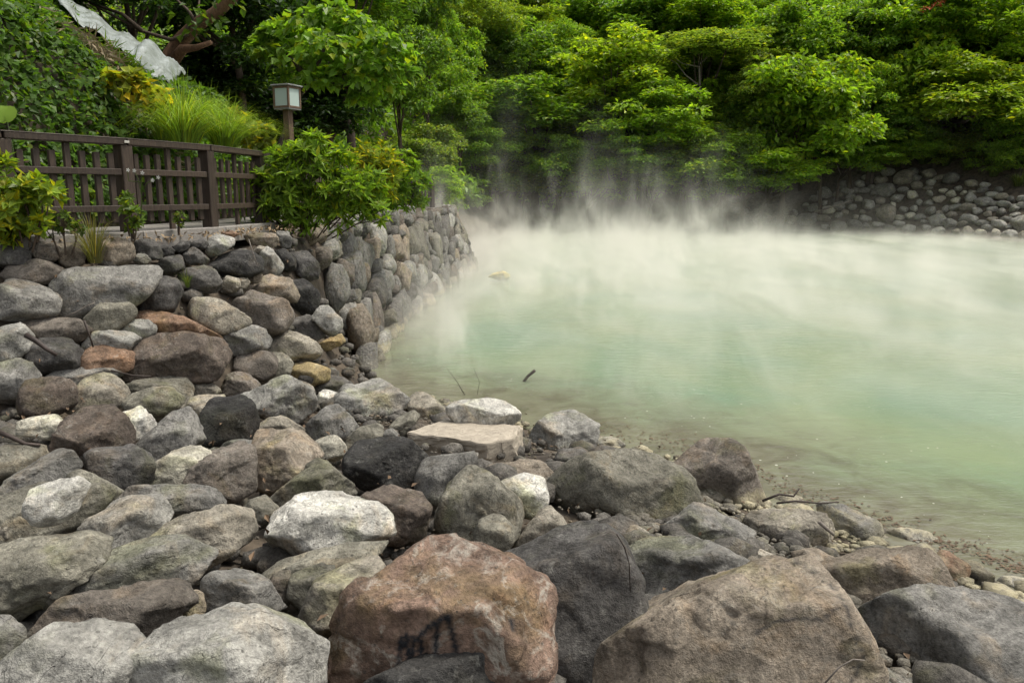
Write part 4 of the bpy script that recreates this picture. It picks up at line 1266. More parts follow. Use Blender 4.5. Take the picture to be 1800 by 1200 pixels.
# the ones that stand out, front to back
TREES = [
 ('rounded bright green large leaved tree left of the far rock heap', 1412, 222, 105, 88, 57, 'broad', 'bright'),
 ('low bright green bush hanging over the water below the rounded tree', 1372, 308, 75, 34, 56, 'mixed', 'bright'),
 ('flat topped layered tree at the right edge above the rock heap', 1705, 190, 125, 70, 60, 'layer', 'yel'),
 ('small layered tree at the right edge below the flat topped one', 1792, 222, 58, 52, 58, 'layer', 'mid'),
 ('drooping large leaved tree left of the flat topped layered tree', 1600, 135, 88, 82, 63, 'broad', 'bright'),
 ('tall yellow green tree in the upper right corner', 1765, 70, 110, 78, 64, 'layer', 'bright'),
 ('round headed green tree above the rounded bright tree', 1392, 70, 70, 52, 62, 'broad', 'mid'),
 ('dark glossy leaved tree between the round headed and the drooping trees', 1505, 66, 78, 56, 64, 'mixed', 'deep'),
 ('tree with a few red flowers at the top right', 1650, 28, 85, 42, 63, 'mixed', 'mid'),
 ('olive umbrella shaped tree with bare branches', 1255, 92, 95, 34, 60, 'layer', 'olive'),
 ('bright yellow green tree left of the umbrella shaped one', 1092, 132, 100, 62, 60, 'mixed', 'yel'),
 ('olive green tree beside the rounded bright tree', 1335, 160, 62, 48, 58, 'fine', 'olive'),
 ('bright green tree in the middle of the far shore', 1145, 222, 105, 62, 58, 'layer', 'bright'),
 ('low bright tree over the water right of the middle of the far shore', 1215, 286, 85, 48, 56.5, 'mixed', 'bright'),
 ('low tree over the water in the middle of the far shore', 1082, 288, 78, 42, 57, 'layer', 'mid'),
 ('layered dark green tree over the water left of the middle', 985, 285, 62, 42, 57.5, 'layer', 'mid'),
 ('wide grey green tree on the left of the far shore', 945, 218, 115, 55, 60, 'mixed', 'mid'),
 ('small round grey green tree at the left end of the far shore', 838, 268, 70, 46, 57, 'fine', 'mid'),
 ('vine draped tree above the wide grey green one', 885, 120, 88, 62, 66, 'mixed', 'deep'),
 ('bamboo like feathery tree in the upper middle', 1000, 88, 62, 42, 68, 'fine', 'mid'),
 ('small golden green tree near the top, left of the middle', 940, 48, 44, 30, 72, 'layer', 'yel'),
 ('dark leafy tree near the top in the middle', 1122, 48, 72, 44, 70, 'broad', 'deep'),
 ('bright leafy tree near the top, right of the middle', 1240, 30, 78, 40, 68, 'broad', 'bright'),
 ('dark vine hung tall tree at the left of the far hillside', 735, 70, 62, 90, 48, 'mixed', 'deep'),
 ('yellowish feathery tree at the top left of the far hillside', 832, 38, 70, 48, 64, 'fine', 'olive'),
 ('dark shrubby tree under the drooping tree', 1560, 235, 62, 42, 61, 'mixed', 'deep'),
 ('dark tree behind the olive green one', 1300, 235, 60, 55, 59, 'mixed', 'deep'),
 ('deep green tree in the shade of the middle of the hillside', 1010, 170, 70, 50, 66, 'mixed', 'deep'),
 ('deep green tree high in the middle of the hillside', 1180, 130, 66, 50, 67, 'broad', 'mid'),
 ('dark tree behind the tall yellow green one', 1690, 95, 70, 48, 66, 'mixed', 'deep'),
]
for lab, *a in TREES:
    tree('tree', lab, *a)
# bushes that close the foot of the slope and the gaps between the trees
BUSH = [(770, 330, 46, 30, 44), (815, 345, 40, 22, 54), (870, 318, 52, 28, 58.5), (925, 322, 46, 26, 59), (1040, 325, 52, 26, 58), (1150, 320, 46, 26, 58), (1265, 322, 48, 34, 57), (1300, 285, 46, 40, 56),
        (1500, 280, 50, 26, 60), (1560, 272, 45, 24, 61), (1620, 255, 55, 30, 61), (1690, 262, 52, 26, 61), (1770, 278, 55, 30, 58), (1640, 205, 55, 42, 63), (1480, 185, 55, 50, 59), (1530, 160, 45, 45, 61),
        (800, 215, 55, 45, 52), (760, 270, 50, 40, 46), (1060, 235, 52, 36, 62), (1230, 205, 55, 45, 61), (1290, 190, 45, 40, 62), (870, 185, 60, 40, 64), (960, 150, 55, 40, 67), (1240, 150, 55, 38, 64), (1440, 150, 50, 40, 63), (1000, 125, 60, 36, 69), (1330, 105, 55, 40, 66), (1570, 30, 55, 40, 68), (800, 110, 50, 60, 60), (780, 165, 45, 45, 55)]
seen_b = set()
for i, (px, py, rx, ry, y) in enumerate(BUSH):
    near_ = sorted(((px - t[1]) ** 2 + (py - t[2]) ** 2, t[0], t[1], t[2]) for t in TREES)[0]
    side = ('right of' if px > near_[2] else 'left of') if abs(px - near_[2]) > abs(py - near_[3]) else ('below' if py > near_[3] else 'above')
    b_ = tree('bush', 'green bush number', px, py, rx, ry, y, tr.choice(('broad', 'mixed', 'fine', 'mixed')), tr.choice(('mid', 'mid', 'deep', 'bright', 'olive')), 'bushes filling the far slope')
    ws = near_[1].split()[:10]
    while ws[-1] in ('the', 'of', 'with', 'a', 'above', 'below', 'left', 'right', 'over', 'in', 'at', 'under', 'few', 'rock', 'bright', 'round', 'flat', 'and', 'between', 'small', 'rounded', 'far', 'yellow', 'water', 'grey', 'wide', 'drooping'):
        ws.pop()
    b_['label'] = 'leafy bush ' + side + ' the ' + ' '.join(ws)
    if b_['label'] in seen_b: b_['label'] = b_['label'].replace('leafy bush', 'further leafy bush')
    seen_b.add(b_['label'])
    b_['category'] = 'bush'
# crowns filling the upper slope, row by row
for row, (y, py, n) in enumerate(((74, 62, 9), (80, 18, 9), (87, -35, 9), (96, -100, 8))):
    for k in range(n):
        px = 640 + (k + .5 + tr.uniform(-.25, .25)) * (1240 / n)
        words = ['first', 'second', 'third', 'fourth', 'fifth', 'sixth', 'seventh', 'eighth', 'ninth'][k]
        rowname = ['lowest', 'second', 'third', 'highest'][row]
        tree('tree', 'green tree high on the slope, %s from the left in the %s back row' % (words, rowname), px, py + tr.uniform(-14, 14), tr.uniform(68, 92), tr.uniform(46, 64), y, tr.choice(('broad', 'mixed', 'fine', 'mixed')), tr.choice(('mid', 'deep', 'mid', 'bright', 'olive')), 'trees in the back rows of the slope')
# left bank: dark trees behind the mound
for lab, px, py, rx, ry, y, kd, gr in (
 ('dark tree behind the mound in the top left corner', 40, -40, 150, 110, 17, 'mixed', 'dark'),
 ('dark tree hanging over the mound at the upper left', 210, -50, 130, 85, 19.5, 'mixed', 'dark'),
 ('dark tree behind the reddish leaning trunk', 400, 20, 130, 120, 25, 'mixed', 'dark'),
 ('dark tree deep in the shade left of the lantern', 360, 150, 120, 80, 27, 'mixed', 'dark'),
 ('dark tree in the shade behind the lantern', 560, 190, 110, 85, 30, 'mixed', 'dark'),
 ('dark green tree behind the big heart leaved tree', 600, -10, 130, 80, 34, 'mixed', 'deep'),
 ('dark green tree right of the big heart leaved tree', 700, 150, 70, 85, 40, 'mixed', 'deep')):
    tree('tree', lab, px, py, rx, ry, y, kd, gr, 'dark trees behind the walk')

# ------------------------------------------------------------------ big heart leaved tree over the walk, leaves large enough to see
def heart_tree():
    r = np.random.RandomState(77)
    Y = 21.0
    base = np.array((-6.1, 19.6, S1(-6.1, 19.6) - .1))
    root = empty('heart_leaved_tree', base, 'big bright green heart leaved tree leaning over the walk', 'tree')
    k = Y / FPX
    arr = []
    cl = [(500, 70, 40), (470, 95, 26), (540, 52, 42), (590, 40, 40), (625, 60, 38), (520, 110, 40), (575, 95, 46), (630, 105, 42), (670, 85, 34), (700, 100, 26), (690, 135, 34), (650, 150, 36), (600, 140, 40), (560, 150, 34),
          (715, 130, 20), (680, 165, 24), (635, 180, 22), (480, 60, 20), (455, 82, 16), (520, 140, 22), (600, 75, 40), (655, 120, 36)]
    for px, py, rad in cl:
        c = at_y(px, py, Y + r.uniform(-1.1, 1.1))
        arr.append(clump_leaves(r, c, rad * k, .75, int(26 + rad * 3.4), .235, .20, 1.0, .5))
    me = leaf_mesh('crown', arr)
    me.materials.append(M_LEAF)
    me.transform(Matrix.Translation(-Vector(base)))
    cr = link_mesh('crown', me, None, root)
    cr.color = (.155, .27, .036, 1)
    mb = MB()
    a = at_y(520, 170, 20.6); b = at_y(575, 115, Y)
    mb.tube([base, base * .6 + a * .4 + (-.05, 0, .1), a, (a + b) / 2, b, at_y(640, 90, Y)], [.17, .14, .11, .09, .07, .03], 8)
    for e in ((490, 80), (580, 60), (690, 120), (640, 160), (520, 120)):
        e = at_y(*e, Y); mb.tube([a + (b - a) * .5, (a + b + 2 * e) / 4, e], [.07, .05, .02], 6)
    mb.build('trunk', M_BARK, root, base, True)
heart_tree()

# ------------------------------------------------------------------ reddish leaning trunk with a sawn stub, bare branches
def leaning():
    pts = [at_y(270, 150, 19), at_y(296, 105, 19), at_y(318, 72, 19), at_y(345, 44, 18.8), at_y(378, 24, 18.6), at_y(410, -6, 18.4), at_y(430, -60, 18)]
    base = np.array((pts[0][0] - .3, pts[0][1] + .2, S1(pts[0][0] - .3, 19.2) - .1))
    root = empty('leaning_tree', base, 'leaning tree with a bare reddish trunk and a sawn branch stub behind the plastic sheet', 'tree')
    MB().tube([base] + pts, [.24, .21, .19, .18, .15, .14, .13, .1], 9).build('trunk', M_BARKR, root, base, True)
    MB().tube([at_y(296, 118, 18.95), at_y(322, 86, 18.7), at_y(345, 84, 18.5), at_y(371, 75, 18.3)], [.15, .11, .07, .05], 8).build('branch_stub', M_BARKR, root, base, True)
    for p in ([(318, 72), (330, 50), (348, 20), (352, -20)], [(345, 44), (332, 20), (300, -10)], [(330, 60), (300, 70), (250, 55), (180, 18), (140, -5)], [(250, 55), (215, 25), (172, 10), (150, 0)]):
        MB().tube([at_y(a, b, 18.7) for a, b in p], np.linspace(.055, .015, len(p)), 5).build('branch', M_BARK, root, base, True)
    r = np.random.RandomState(9)
    arr = [clump_leaves(r, at_y(px, py, 18.3), .3, .7, 16, .2, .15, .9, .4) for px, py in ((345, 60), (335, 25), (372, 40), (400, 8), (430, -20))]
    me = leaf_mesh('leaves', arr); me.transform(Matrix.Translation(-Vector(base)))
    cr = link_mesh('leaves', me, M_LEAF, root); cr.color = (.07, .13, .02, 1)
leaning()

# bare pale branches of the umbrella tree
ub = empty('bare_branch_tree', at_y(1232, 195, 59.0), 'thin bare branched sapling beside the umbrella shaped tree', 'tree')
b0 = np.array(ub.location)
MB().tube([b0, at_y(1230, 150, 59), at_y(1229, 110, 59), at_y(1230, 78, 59)], [.10, .08, .06, .03], 6).build('trunk', M_TWIG, ub, b0, True)
for p in ([(1228, 150), (1205, 132), (1190, 112), (1160, 95)], [(1229, 118), (1200, 112), (1180, 100)], [(1228, 165), (1190, 150), (1160, 140), (1150, 128)], [(1228, 165), (1200, 172), (1185, 165), (1175, 150)], [(1230, 112), (1245, 100), (1255, 88)]):
    MB().tube([at_y(a, b, 58.8) for a, b in p], np.linspace(.06, .02, len(p)), 5).build('branch', M_TWIG, ub, b0, True)
# red flowers
r = np.random.RandomState(2)
fl_root = bpy.data.objects.new('flower_cluster', leaf_mesh('flower_cluster', [clump_leaves(r, at_y(px, py, 59) - at_y(1645, 12, 59), .35, .6, 30, .16, .12) for px, py in ((1645, 12), (1628, 18), (1652, 6))]))
COL.objects.link(fl_root); fl_root.location = at_y(1645, 12, 59); fl_root.data.materials.append(simple_mat('red_petal', (.5, .09, .03), .6)); tag(fl_root, 'orange red flowering spray near the top right of the hillside', 'flowers')

# ------------------------------------------------------------------ ground cover: ivy on the mound, undergrowth on the slopes
def surf_normal(x, y, e=.25):
    dx = (S(x + e, y) - S(x - e, y)) / (2 * e); dy = (S(x, y + e) - S(x, y - e)) / (2 * e)
    return nrmz(np.stack([-dx, -dy, np.ones_like(dx)], -1))
def cover(name, n, region, test, L, W, bump, seed, label, cat, col, mat=None, kind='stuff', hang=.5, thick=.1):
    r = np.random.RandomState(seed)
    x = r.uniform(region[0], region[1], n * 3); y = r.uniform(region[2], region[3], n * 3)
    ok = test(x, y)
    x, y = x[ok][:n], y[ok][:n]
    z = S(x, y)
    nr = surf_normal(x, y)
    h = np.clip(.5 + 1.1 * fbm(np.stack([x, y, z], -1) * bump[1], 3), 0, 1.4) * bump[0] + r.rand(len(x)) * thick
    pos = np.stack([x, y, z], -1) + nr * h[:, None]
    m = len(x)
    ax = nrmz(r.normal(size=(m, 3)) + nr * .2) + np.array((0, 0, -hang))
    nn = nrmz(nr + np.array((0, 0, .4)) + r.normal(size=(m, 3)) * .38)
    me = leaf_mesh(name, [leaf_arrays(pos, ax, nn, L * r.uniform(.6, 1.3, m), W * r.uniform(.6, 1.3, m), r)])
    o = link_mesh(name, me, mat or M_LEAF)
    o.color = col + (1,)
    return tag(o, label, cat, kind=kind)
def on_mound(x, y):
    z = S(x, y)
    return (z > 2.36) & (y < 17)
cover('ivy', 76000, (-15, -3.2, 8, 17), on_mound, .125, .095, (.20, 1.1), 31, 'dense dark ivy covering the mound behind the fence', 'ivy', (.075, .145, .022))
def on_hill(x, y):
    d, i = dist_poly(x, y, FOOT)
    return (~i) & (d > np.where(x > 19, 8.2, 2.2)) & (y > 18)
def in_view(x, y):
    return (np.abs(x) < y * .70 + 4)
cover('undergrowth', 90000, (-45, 60, 40, 96), lambda x, y: on_hill(x, y) & in_view(x, y), .50, .30, (2.2, .22), 32, 'dense green undergrowth covering the far hillside', 'undergrowth', (.135, .235, .032), hang=.3)
cover('vines', 34000, (-16, -2, 18, 52), lambda x, y: on_hill(x, y) & in_view(x, y), .24, .17, (.8, .4), 33, 'tangled vines covering the slope behind the end of the walk', 'vines', (.145, .245, .032), hang=.4)
cover('leaf_litter', 1800, (-6.6, -2.6, 7, 13.5), lambda x, y: (dist_poly(x, y, TERR)[1]) & (dist_poly(x, y, WALLTOP, False)[0] < .55), .075, .03, (.01, 1), 34, 'dry fallen leaves along the top of the wall', 'leaf litter', (.22, .15, .08), simple_mat('straw', (.30, .22, .13), .8), thick=.03, hang=0)

# ------------------------------------------------------------------ grasses
def blades(r, base, n, H, spread, wid, lean=(0, 0), droop=1.0, segs=5):
    V, F, A, B = [], [], [], []
    n0 = 0
    for i in range(n):
        an = r.uniform(0, 6.283); k = r.rand() ** .6
        d = np.array((math.cos(an) + lean[0], math.sin(an) + lean[1], 0)) * k * spread
        h = H * r.uniform(.55, 1.1)
        p0 = base + np.array((math.cos(an), math.sin(an), 0)) * r.uniform(0, .10) * spread * 2
        w = np.array((-math.sin(an), math.cos(an), 0)) * wid * r.uniform(.7, 1.2)
        v = []
        for s in range(segs):
            t = s / (segs - 1)
            p = p0 + d * (t ** 1.5) + np.array((0, 0, h * (t - droop * k * .55 * t ** 3)))
            q = w * (1 - t) ** .7 * .5 + w * .03
            v += [p - q, p + q]
        V.append(np.array(v))
        for s in range(segs - 1):
            F.append([n0 + 2 * s, n0 + 2 * s + 1, n0 + 2 * s + 3]); F.append([n0 + 2 * s, n0 + 2 * s + 3, n0 + 2 * s + 2])
        n0 += len(v)
        A += [r.rand()] * len(v); B += [r.rand()] * len(v)
    return np.concatenate(V), np.array(F), np.array(A), np.array(B)
def grass(name, label, px, py, y, n, H, spread, wid, col, seed, lean=(0, 0), droop=1.0, z=None, group=None):
    r = np.random.RandomState(seed)
    p = at_y(px, py, y)
    if z is not None: p[2] = z
    me = leaf_mesh(name, [blades(r, np.zeros(3), n, H, spread, wid, lean, droop)])
    o = link_mesh(name, me, M_GRASS, loc=p)
    o.color = col + (1,)
    return tag(o, label, 'grass', group)
GG = (.19, .29, .045)
for i, (px, py, y, n, h, sp) in enumerate(((325, 258, 12.3, 620, 1.25, 1.05), (288, 246, 12.9, 260, .8, .7), (395, 262, 13.0, 480, 1.0, 1.0), (362, 236, 13.6, 360, .95, .85))):
    grass('grass_clump', ['tall arching grass clump behind the middle of the fence', 'smaller grass tuft left of the tall arching clump', 'arching grass clump right of the tall one, beside the lantern', 'grass tuft just above the tall arching clump'][i], px, py, y, n, h, sp, .014, GG, 50 + i, (.25, -.25), 1.45)
grass('grass_tuft', 'dry wispy grass tuft growing out of the wall top', 168, 462, 8.35, 170, .62, .34, .009, (.15, .15, .055), 60, (0, -.2), .6)
grass('grass_tuft', 'small grass tuft in the wall beside the dark stones', 330, 505, 8.7, 50, .22, .12, .007, (.10, .14, .04), 61, (0, -.3), .6)
grass('grass_tuft', 'tiny grass tuft between stones of the receding wall', 628, 470, 15.3, 40, .22, .15, .010, (.13, .17, .05), 62, (.3, -.2), .6)
for i, (px, py, y) in enumerate(((1545, 296, 53), (1580, 292, 53.5), (1622, 288, 54), (1660, 292, 54), (1700, 298, 53), (1745, 312, 51), (1790, 328, 49), (1512, 302, 54), (1770, 298, 52), (1720, 285, 54))):
    c = CAM + ray(px, py) * ground_hit(px, py)
    y = c[1]
    grass('grass_clump', 'hanging grass clump on the bank above the far rock heap, %s from the left' % ['third', 'fourth', 'fifth', 'sixth', 'seventh', 'ninth', 'rightmost', 'second', 'tenth', 'eighth'][i], px, py, y, 130, 1.5, 1.5, .06, (.085, .115, .035), 70 + i, (0, -.5), 1.3, z=S1(c[0], c[1]) - .1, group='grass clumps above the far heap')

M_STRAW = simple_mat('dead_straw', (.36, .29, .18), .8)
# dry straw patch and yellow leaves on the mound
r = np.random.RandomState(41)
def patch(name, label, cat, pts, y, n, L, W, col, mat, hang=.3, spread=.35):
    arr = []
    for px, py in pts:
        c = at_y(px, py, y)
        x = c[0] + r.normal(size=n) * spread; yy = c[1] + r.normal(size=n) * spread * .6
        z = S(x, yy) + r.uniform(.12, .34, n)
        nr = surf_normal(x, yy)
        ax = r.normal(size=(n, 3)) * .6 + np.array((.5, -.5, -hang))
        arr.append(leaf_arrays(np.stack([x, yy, z], -1), ax, nrmz(nr + r.normal(size=(n, 3)) * .3), L * r.uniform(.6, 1.3, n), W * r.uniform(.7, 1.2, n), r))
    o = link_mesh(name, leaf_mesh(name, arr), mat)
    o.color = col + (1,)
    return tag(o, label, cat, kind='stuff')
patch('dead_grass', 'straw coloured dead grass on the mound below the plastic sheet', 'dead grass', ((185, 100), (215, 125), (240, 135), (150, 75), (260, 150)), 13.3, 260, .30, .012, (.30, .25, .16), M_STRAW, .6)
patch('green_grass', 'fresh green grass strip along the plastic sheet', 'grass', ((200, 88), (225, 100), (250, 125), (285, 160)), 13.7, 240, .26, .014, (.12, .20, .03), M_GRASS, .2, .22)

# ------------------------------------------------------------------ big single leaves
def big_leaf(label, px, py, y, size, col, tilt, roll, parent=None):
    """one broad heart shaped leaf with a fold along the midrib, on a stalk"""
    n = 14
    v = [(0, 0, 0)]
    for k in range(n):
        a = 2 * math.pi * k / n
        rr = size * (.5 + .06 * math.cos(a) - .10 * math.cos(2 * a)) * (1.0 - .28 * (abs(a - math.pi) < .3))
        v.append((rr * math.sin(a), rr * math.cos(a) * 1.15, .12 * size * abs(math.sin(a)) - .1 * size * math.cos(a) ** 2))
    f = [(0, 1 + k, 1 + (k + 1) % n) for k in range(n)]
    me = mesh_np('leaf', np.array(v), np.array(f), True, {'lv': np.full(n + 1, .6), 'lw': np.full(n + 1, .3)})
    c = at_y(px, py, y)
    gz = S1(c[0], c[1])
    root = empty('large_leaf_plant', (c[0], c[1] + .15, gz), label, 'plant', 'large leaves around the mound')
    o = link_mesh('leaf', me, M_LEAF, root)
    o.location = Vector(c) - root.location
    o.rotation_euler = (tilt, 0, roll)
    o.color = col + (1,)
    b = np.array(root.location)
    if c[2] > gz:
        MB().tube([b, (b + c) / 2 + (0, .06, 0), c + np.array((0, .02, 0))], [.012, .010, .006], 5).build('stalk', M_GRASS, root, b, True).color = (.1, .14, .04, 1)
big_leaf('large round pale green leaf at the left edge above the fence', 8, 202, 8.8, .22, (.19, .30, .04), 1.15, .2)
# ------------------------------------------------------------------ shrubs between wall and fence
def shrub(name, label, blobs, y, col, seed, L=.165, W=.05, per=8, mat=None, dens=1.0, wild=.6):
    """whorls of narrow leaves at the twig ends"""
    r = np.random.RandomState(seed)
    k = y / FPX
    cs, arr = [], []
    first = blobs[0]
    bpx = sum(b[0] for b in blobs) / len(blobs); bpy_ = max(b[1] + b[2] * .8 for b in blobs)
    base = at_y(bpx, bpy_, y)
    gz = S1(base[0], base[1])
    base[2] = gz - .05 if abs(gz - base[2]) < .8 else base[2]
    tw = MB()
    for bx, by, br in blobs:
        c = at_y(bx, by, y + r.uniform(-.12, .12))
        n = int(br * br * .038 * dens)
        d = rdir(r, n)
        p = c + d * (br * k * (.45 + .6 * r.rand(n) ** .6))[:, None]
        for i in range(n):
            ax0 = nrmz(d[i] * .7 + np.array((0, 0, wild)) + r.normal(size=3) * .25)
            a1 = nrmz(np.cross(ax0, (0.3, 1, .2))); a2 = np.cross(ax0, a1)
            m = per
            th = np.arange(m) * 2.4 + r.rand() * 6.28
            el = r.uniform(.15, .9, m)
            ax = (a1 * np.cos(th)[:, None] + a2 * np.sin(th)[:, None]) * np.cos(el)[:, None] + ax0 * np.sin(el)[:, None]
            nr = ax0 - ax * (ax @ ax0)[:, None] + r.normal(size=(m, 3)) * .1
            arr.append(leaf_arrays(np.repeat(p[i][None], m, 0) - base, ax, nr, L * r.uniform(.7, 1.2, m), W * r.uniform(.8, 1.2, m), r, .12, .2))
            if i % 6 == 0:
                q = p[i] - base
                tw.tube([c * .35 - base * .35 + np.array((0, 0, 0)) + (q * 0), (c - base) * .7, q], [.012, .009, .004], 4)
    root = empty(name, base, label, 'shrub', 'shrubs along the fence')
    o = link_mesh('foliage', leaf_mesh('foliage', arr), mat or M_LEAF, root)
    o.color = col + (1,)
    tw.build('stems', M_BARK, root, (0, 0, 0))
    return root
shrub('leafy_shrub', 'leafy green shrub spilling over the wall beside the lantern', ((500, 310, 40), (540, 285, 34), (552, 256, 22), (468, 335, 36), (515, 355, 44), (575, 335, 44), (440, 352, 24), (424, 345, 14), (470, 372, 26), (590, 372, 30), (535, 385, 26), (595, 290, 30), (620, 345, 34), (640, 365, 22), (665, 372, 16), (650, 330, 30), (488, 272, 14), (520, 262, 14), (450, 310, 18)), 12.2, (.16, .255, .030), 81)
shrub('yellow_shrub', 'yellow tipped shrub in the middle of the row along the fence', ((640, 300, 34), (665, 285, 32), (650, 320, 34), (625, 285, 22), (685, 305, 26), (672, 330, 26), (640, 268, 15)), 14.8, (.19, .25, .028), 82, .16, .045, 9, M_LEAFY)
shrub('leafy_shrub', 'rounded green shrub at the far end of the row along the fence', ((705, 296, 32), (725, 315, 26), (685, 335, 34), (715, 348, 28), (742, 312, 14), (660, 352, 30), (735, 335, 20)), 16.5, (.14, .235, .028), 83)
shrub('low_yellow_bush', 'yellow green bush on the wall at the left edge', ((20, 350, 34), (50, 335, 26), (10, 385, 36), (55, 372, 28), (85, 335, 16), (30, 405, 26), (95, 345, 12), (-10, 340, 30), (70, 395, 14)), 8.0, (.19, .27, .03), 84, .12, .06, 7, M_LEAFY, .9)
shrub('small_plant', 'thin weed with small leaves in front of the second fence post', ((222, 350, 12), (236, 380, 14), (230, 395, 10), (218, 365, 8), (242, 392, 8)), 8.85, (.10, .16, .025), 85, .075, .04, 5, None, 2.2)
shrub('small_plant', 'small green seedlings at the foot of the fence', ((110, 388, 18), (140, 398, 12), (85, 400, 14)), 8.2, (.09, .14, .03), 86, .06, .035, 5, None, 1.6)
shrub('small_plant', 'little weed at the foot of the middle post', ((315, 378, 8), (312, 392, 9)), 9.6, (.09, .14, .03), 87, .06, .03, 5, None, 3)
shrub('small_plant', 'narrow leaves at the left edge in front of the first post', ((4, 290, 12), (-4, 300, 16)), 7.6, (.16, .24, .04), 88, .14, .035, 5, None, 1.5)
shrub('yellow_leaved_vine', 'yellow green large leaved vine on the mound left of the tall grass', ((195, 146, 16), (225, 150, 20), (250, 165, 20), (270, 172, 18), (285, 182, 14), (235, 140, 14)), 12.5, (.26, .30, .04), 90, .17, .13, 4, M_LEAFY, 1.6)
shrub('yellow_leaved_vine', 'yellow green large leaved vine between the tall grass and the lantern', ((412, 208, 14), (430, 220, 16), (450, 232, 18), (472, 240, 16), (440, 248, 16)), 13.6, (.22, .27, .05), 91, .16, .12, 4, M_LEAFY, 1.8)
# white flowered stalk
fs = empty('flower_stalk', at_y(248, 392, 8.75), 'thin wild flower stalk with tiny white flowers before the fence', 'flower')
f0 = np.array(fs.location)
for p in ([(248, 392), (249, 345), (243, 315), (236, 300)], [(248, 340), (258, 322), (270, 316), (278, 312)], [(246, 320), (226, 318), (224, 300)], [(248, 330), (250, 304)]):
    MB().tube([at_y(a, b, 8.75) for a, b in p], np.linspace(.006, .004, len(p)), 4).build('stem', M_GRASS, fs, f0).color = (.12, .17, .04, 1)
m_pet = simple_mat('white_petal', (.75, .74, .66), .6)
for px, py in ((250, 304), (278, 312), (236, 300), (225, 299), (268, 317)):
    c = at_y(px, py, 8.72)
    mb = MB()
    for q in range(5):
        an = q * 1.257
        mb.box(c + np.array((math.cos(an), 0, math.sin(an))) * .011, ((math.cos(an), 0, math.sin(an)), (0, 1, 0), (-math.sin(an), 0, math.cos(an))), (.009, .001, .005))
    mb.build('flower', m_pet, fs, f0)

# ------------------------------------------------------------------ driftwood, twigs and debris
def stick(name, label, pts, zs, rad, mat, cat='stick'):
    P = [at_z(px, py, z) if not isinstance(z, tuple) else at_y(px, py, z[0]) for (px, py), z in zip(pts, zs)]
    base = np.array(P[0])
    o = MB().tube(P, np.linspace(rad[0], rad[1], len(P)), 6).build(name, mat, None, tuple(base), True)
    return tag(o, label, cat)
yb = at_z(921, 670, 0)[1]
stick('stick', 'short dark stick poking out of the green water', ((920, 671), (928, 661), (940, 651)), ((yb,), (yb,), (yb - .05,)), (.022, .026), M_DTWIG)
yb = at_z(818, 694, 0)[1]
stick('reed', 'thin reed leaning left out of the shallow water', ((818, 696), (803, 670), (786, 648)), ((yb,),) * 3, (.006, .003), M_DTWIG)
stick('reed', 'thin reed curving up right of the leaning one', ((838, 698), (843, 672), (833, 648)), ((yb,),) * 3, (.004, .002), M_DTWIG)
yb = at_z(598, 664, .1)[1]
for i, (p, lab) in enumerate((([(600, 664), (606, 655), (624, 659)], 'black twig at the pool corner pointing right'), ([(600, 664), (597, 655), (588, 646)], 'black twig at the pool corner pointing left'), ([(602, 664), (608, 655), (609, 648)], 'short black twig standing at the pool corner'))):
    stick('twig', lab, p, ((yb,),) * 3, (.012, .008), M_DTWIG)
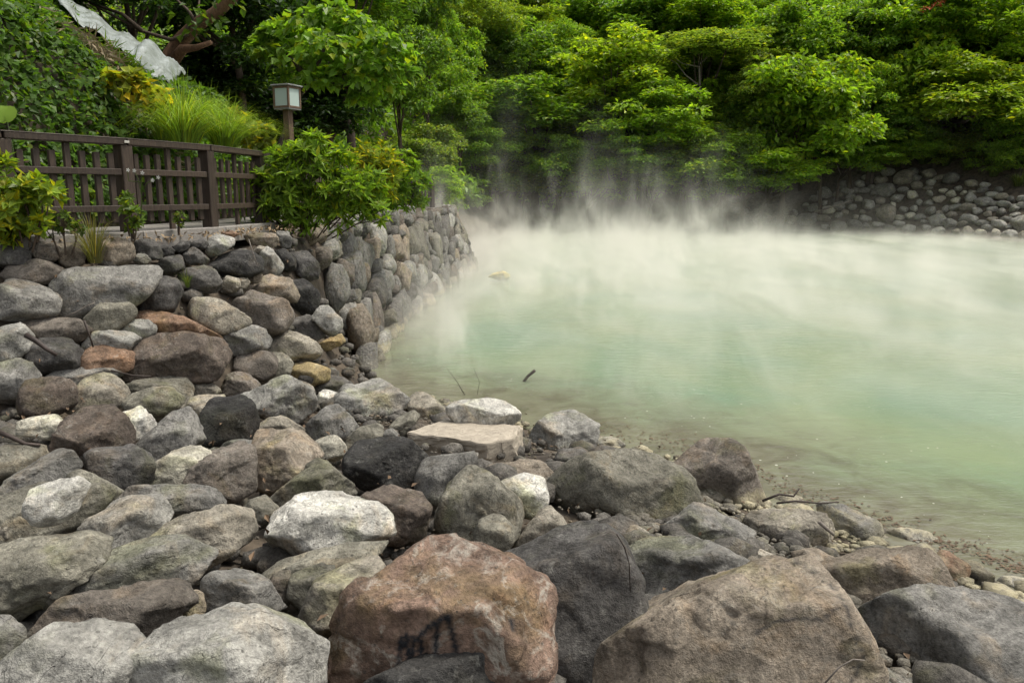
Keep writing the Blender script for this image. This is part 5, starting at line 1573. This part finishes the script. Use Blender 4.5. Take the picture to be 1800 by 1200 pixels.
for lab, pts, y, rd in (('pale dry stick lying on the wall stones at the left', [(112, 557), (135, 548), (152, 538), (166, 532)], 7.1, .007),
    ('dry stalk leaning on the dark brown stone', [(148, 563), (156, 585), (164, 610)], 6.5, .010),
    ('driftwood lying on the dark boulder near the left edge', [(45, 588), (65, 600), (80, 612), (100, 624)], 6.0, .022),
    ('thin twig hanging over the wall near the corner', [(437, 420), (445, 445), (456, 475)], 9.4, .006),
    ('dry twig stretched before the big dark mottled boulder', [(195, 651), (235, 660), (265, 661)], 5.6, .007),
    ('curved dark stick at the left edge among the rocks', [(-5, 758), (20, 768), (45, 780), (70, 782)], 4.6, .016),
    ('twig standing between the dark massive and the grey fractured boulders', [(1084, 938), (1098, 962), (1106, 990), (1108, 1040)], 3.05, .0035),
    ('thin twig lying on the olive stones left of the big white boulder', [(420, 903), (440, 915), (458, 926)], 3.9, .005),
    ('thin curved twig across the bottom of the huge brown boulder', [(1450, 1200), (1475, 1172), (1500, 1158), (1520, 1160)], 2.3, .003),
    ('pale stick on the debris by the grey block', [(1440, 917), (1452, 928), (1466, 940)], 4.6, .014),
    ('dark driftwood branch at the right shore', [(1340, 880), (1370, 868), (1395, 872), (1405, 858)], 5.6, .010),
    ('dark bent driftwood behind the lichen crusted stone', [(1365, 884), (1400, 880), (1440, 884), (1475, 882)], 5.4, .008)):
    P = [at_y(a, b, y) for a, b in pts]
    o = MB().tube(P, np.linspace(rd, rd * .6, len(P)), 6).build('stick', M_DTWIG if 'dark' in lab else M_TWIG, None, tuple(P[0]), True)
    tag(o, lab, 'stick')
P = [CAM + ray(a, b) * (ground_hit(a, b) - .9) for a, b in ((1432, 372), (1465, 363), (1500, 352))]
tag(MB().tube(P, [.09, .08, .05], 6).build('log', M_TWIG, None, tuple(P[0]), True), 'long pale log lying across the far rock heap', 'log')
# floating leaf litter along the near shore
r = np.random.RandomState(91)
arr = []
for (a, b) in (((1300, 822), (1440, 895)), ((1440, 892), (1560, 925)), ((1560, 930), (1700, 975)), ((1700, 972), (1800, 1010)), ((1020, 758), (1180, 785)), ((1180, 785), (1310, 830))):
    n = 150
    t = r.rand(n); px = a[0] + (b[0] - a[0]) * t + r.normal(size=n) * 16; py = a[1] + (b[1] - a[1]) * t - np.abs(r.normal(size=n)) * 13
    P = np.array([at_z(u, v, .008) for u, v in zip(px, py)])
    arr.append(leaf_arrays(P, np.stack([r.normal(size=n), r.normal(size=n), np.zeros(n)], -1), np.tile((0, 0, 1.0), (n, 1)) + r.normal(size=(n, 3)) * .08, r.uniform(.015, .07, n), r.uniform(.008, .025, n), r, .05, 0))
o = link_mesh('floating_litter', leaf_mesh('floating_litter', arr), M_LITTER)
tag(o, 'brown leaves and bark bits floating along the near shore', 'leaf litter', kind='stuff')

cover('dry_leaves', 900, (-5.5, 4.5, 1.6, 11), lambda x, y: (~dist_poly(x, y, TERR)[1]) & (~dist_poly(x, y, POOL)[1]), .055, .026, (.0, 1), 93, 'dry brown leaves caught between the bank rocks', 'leaf litter', (.2, .14, .08), M_LITTER, thick=.10, hang=0)
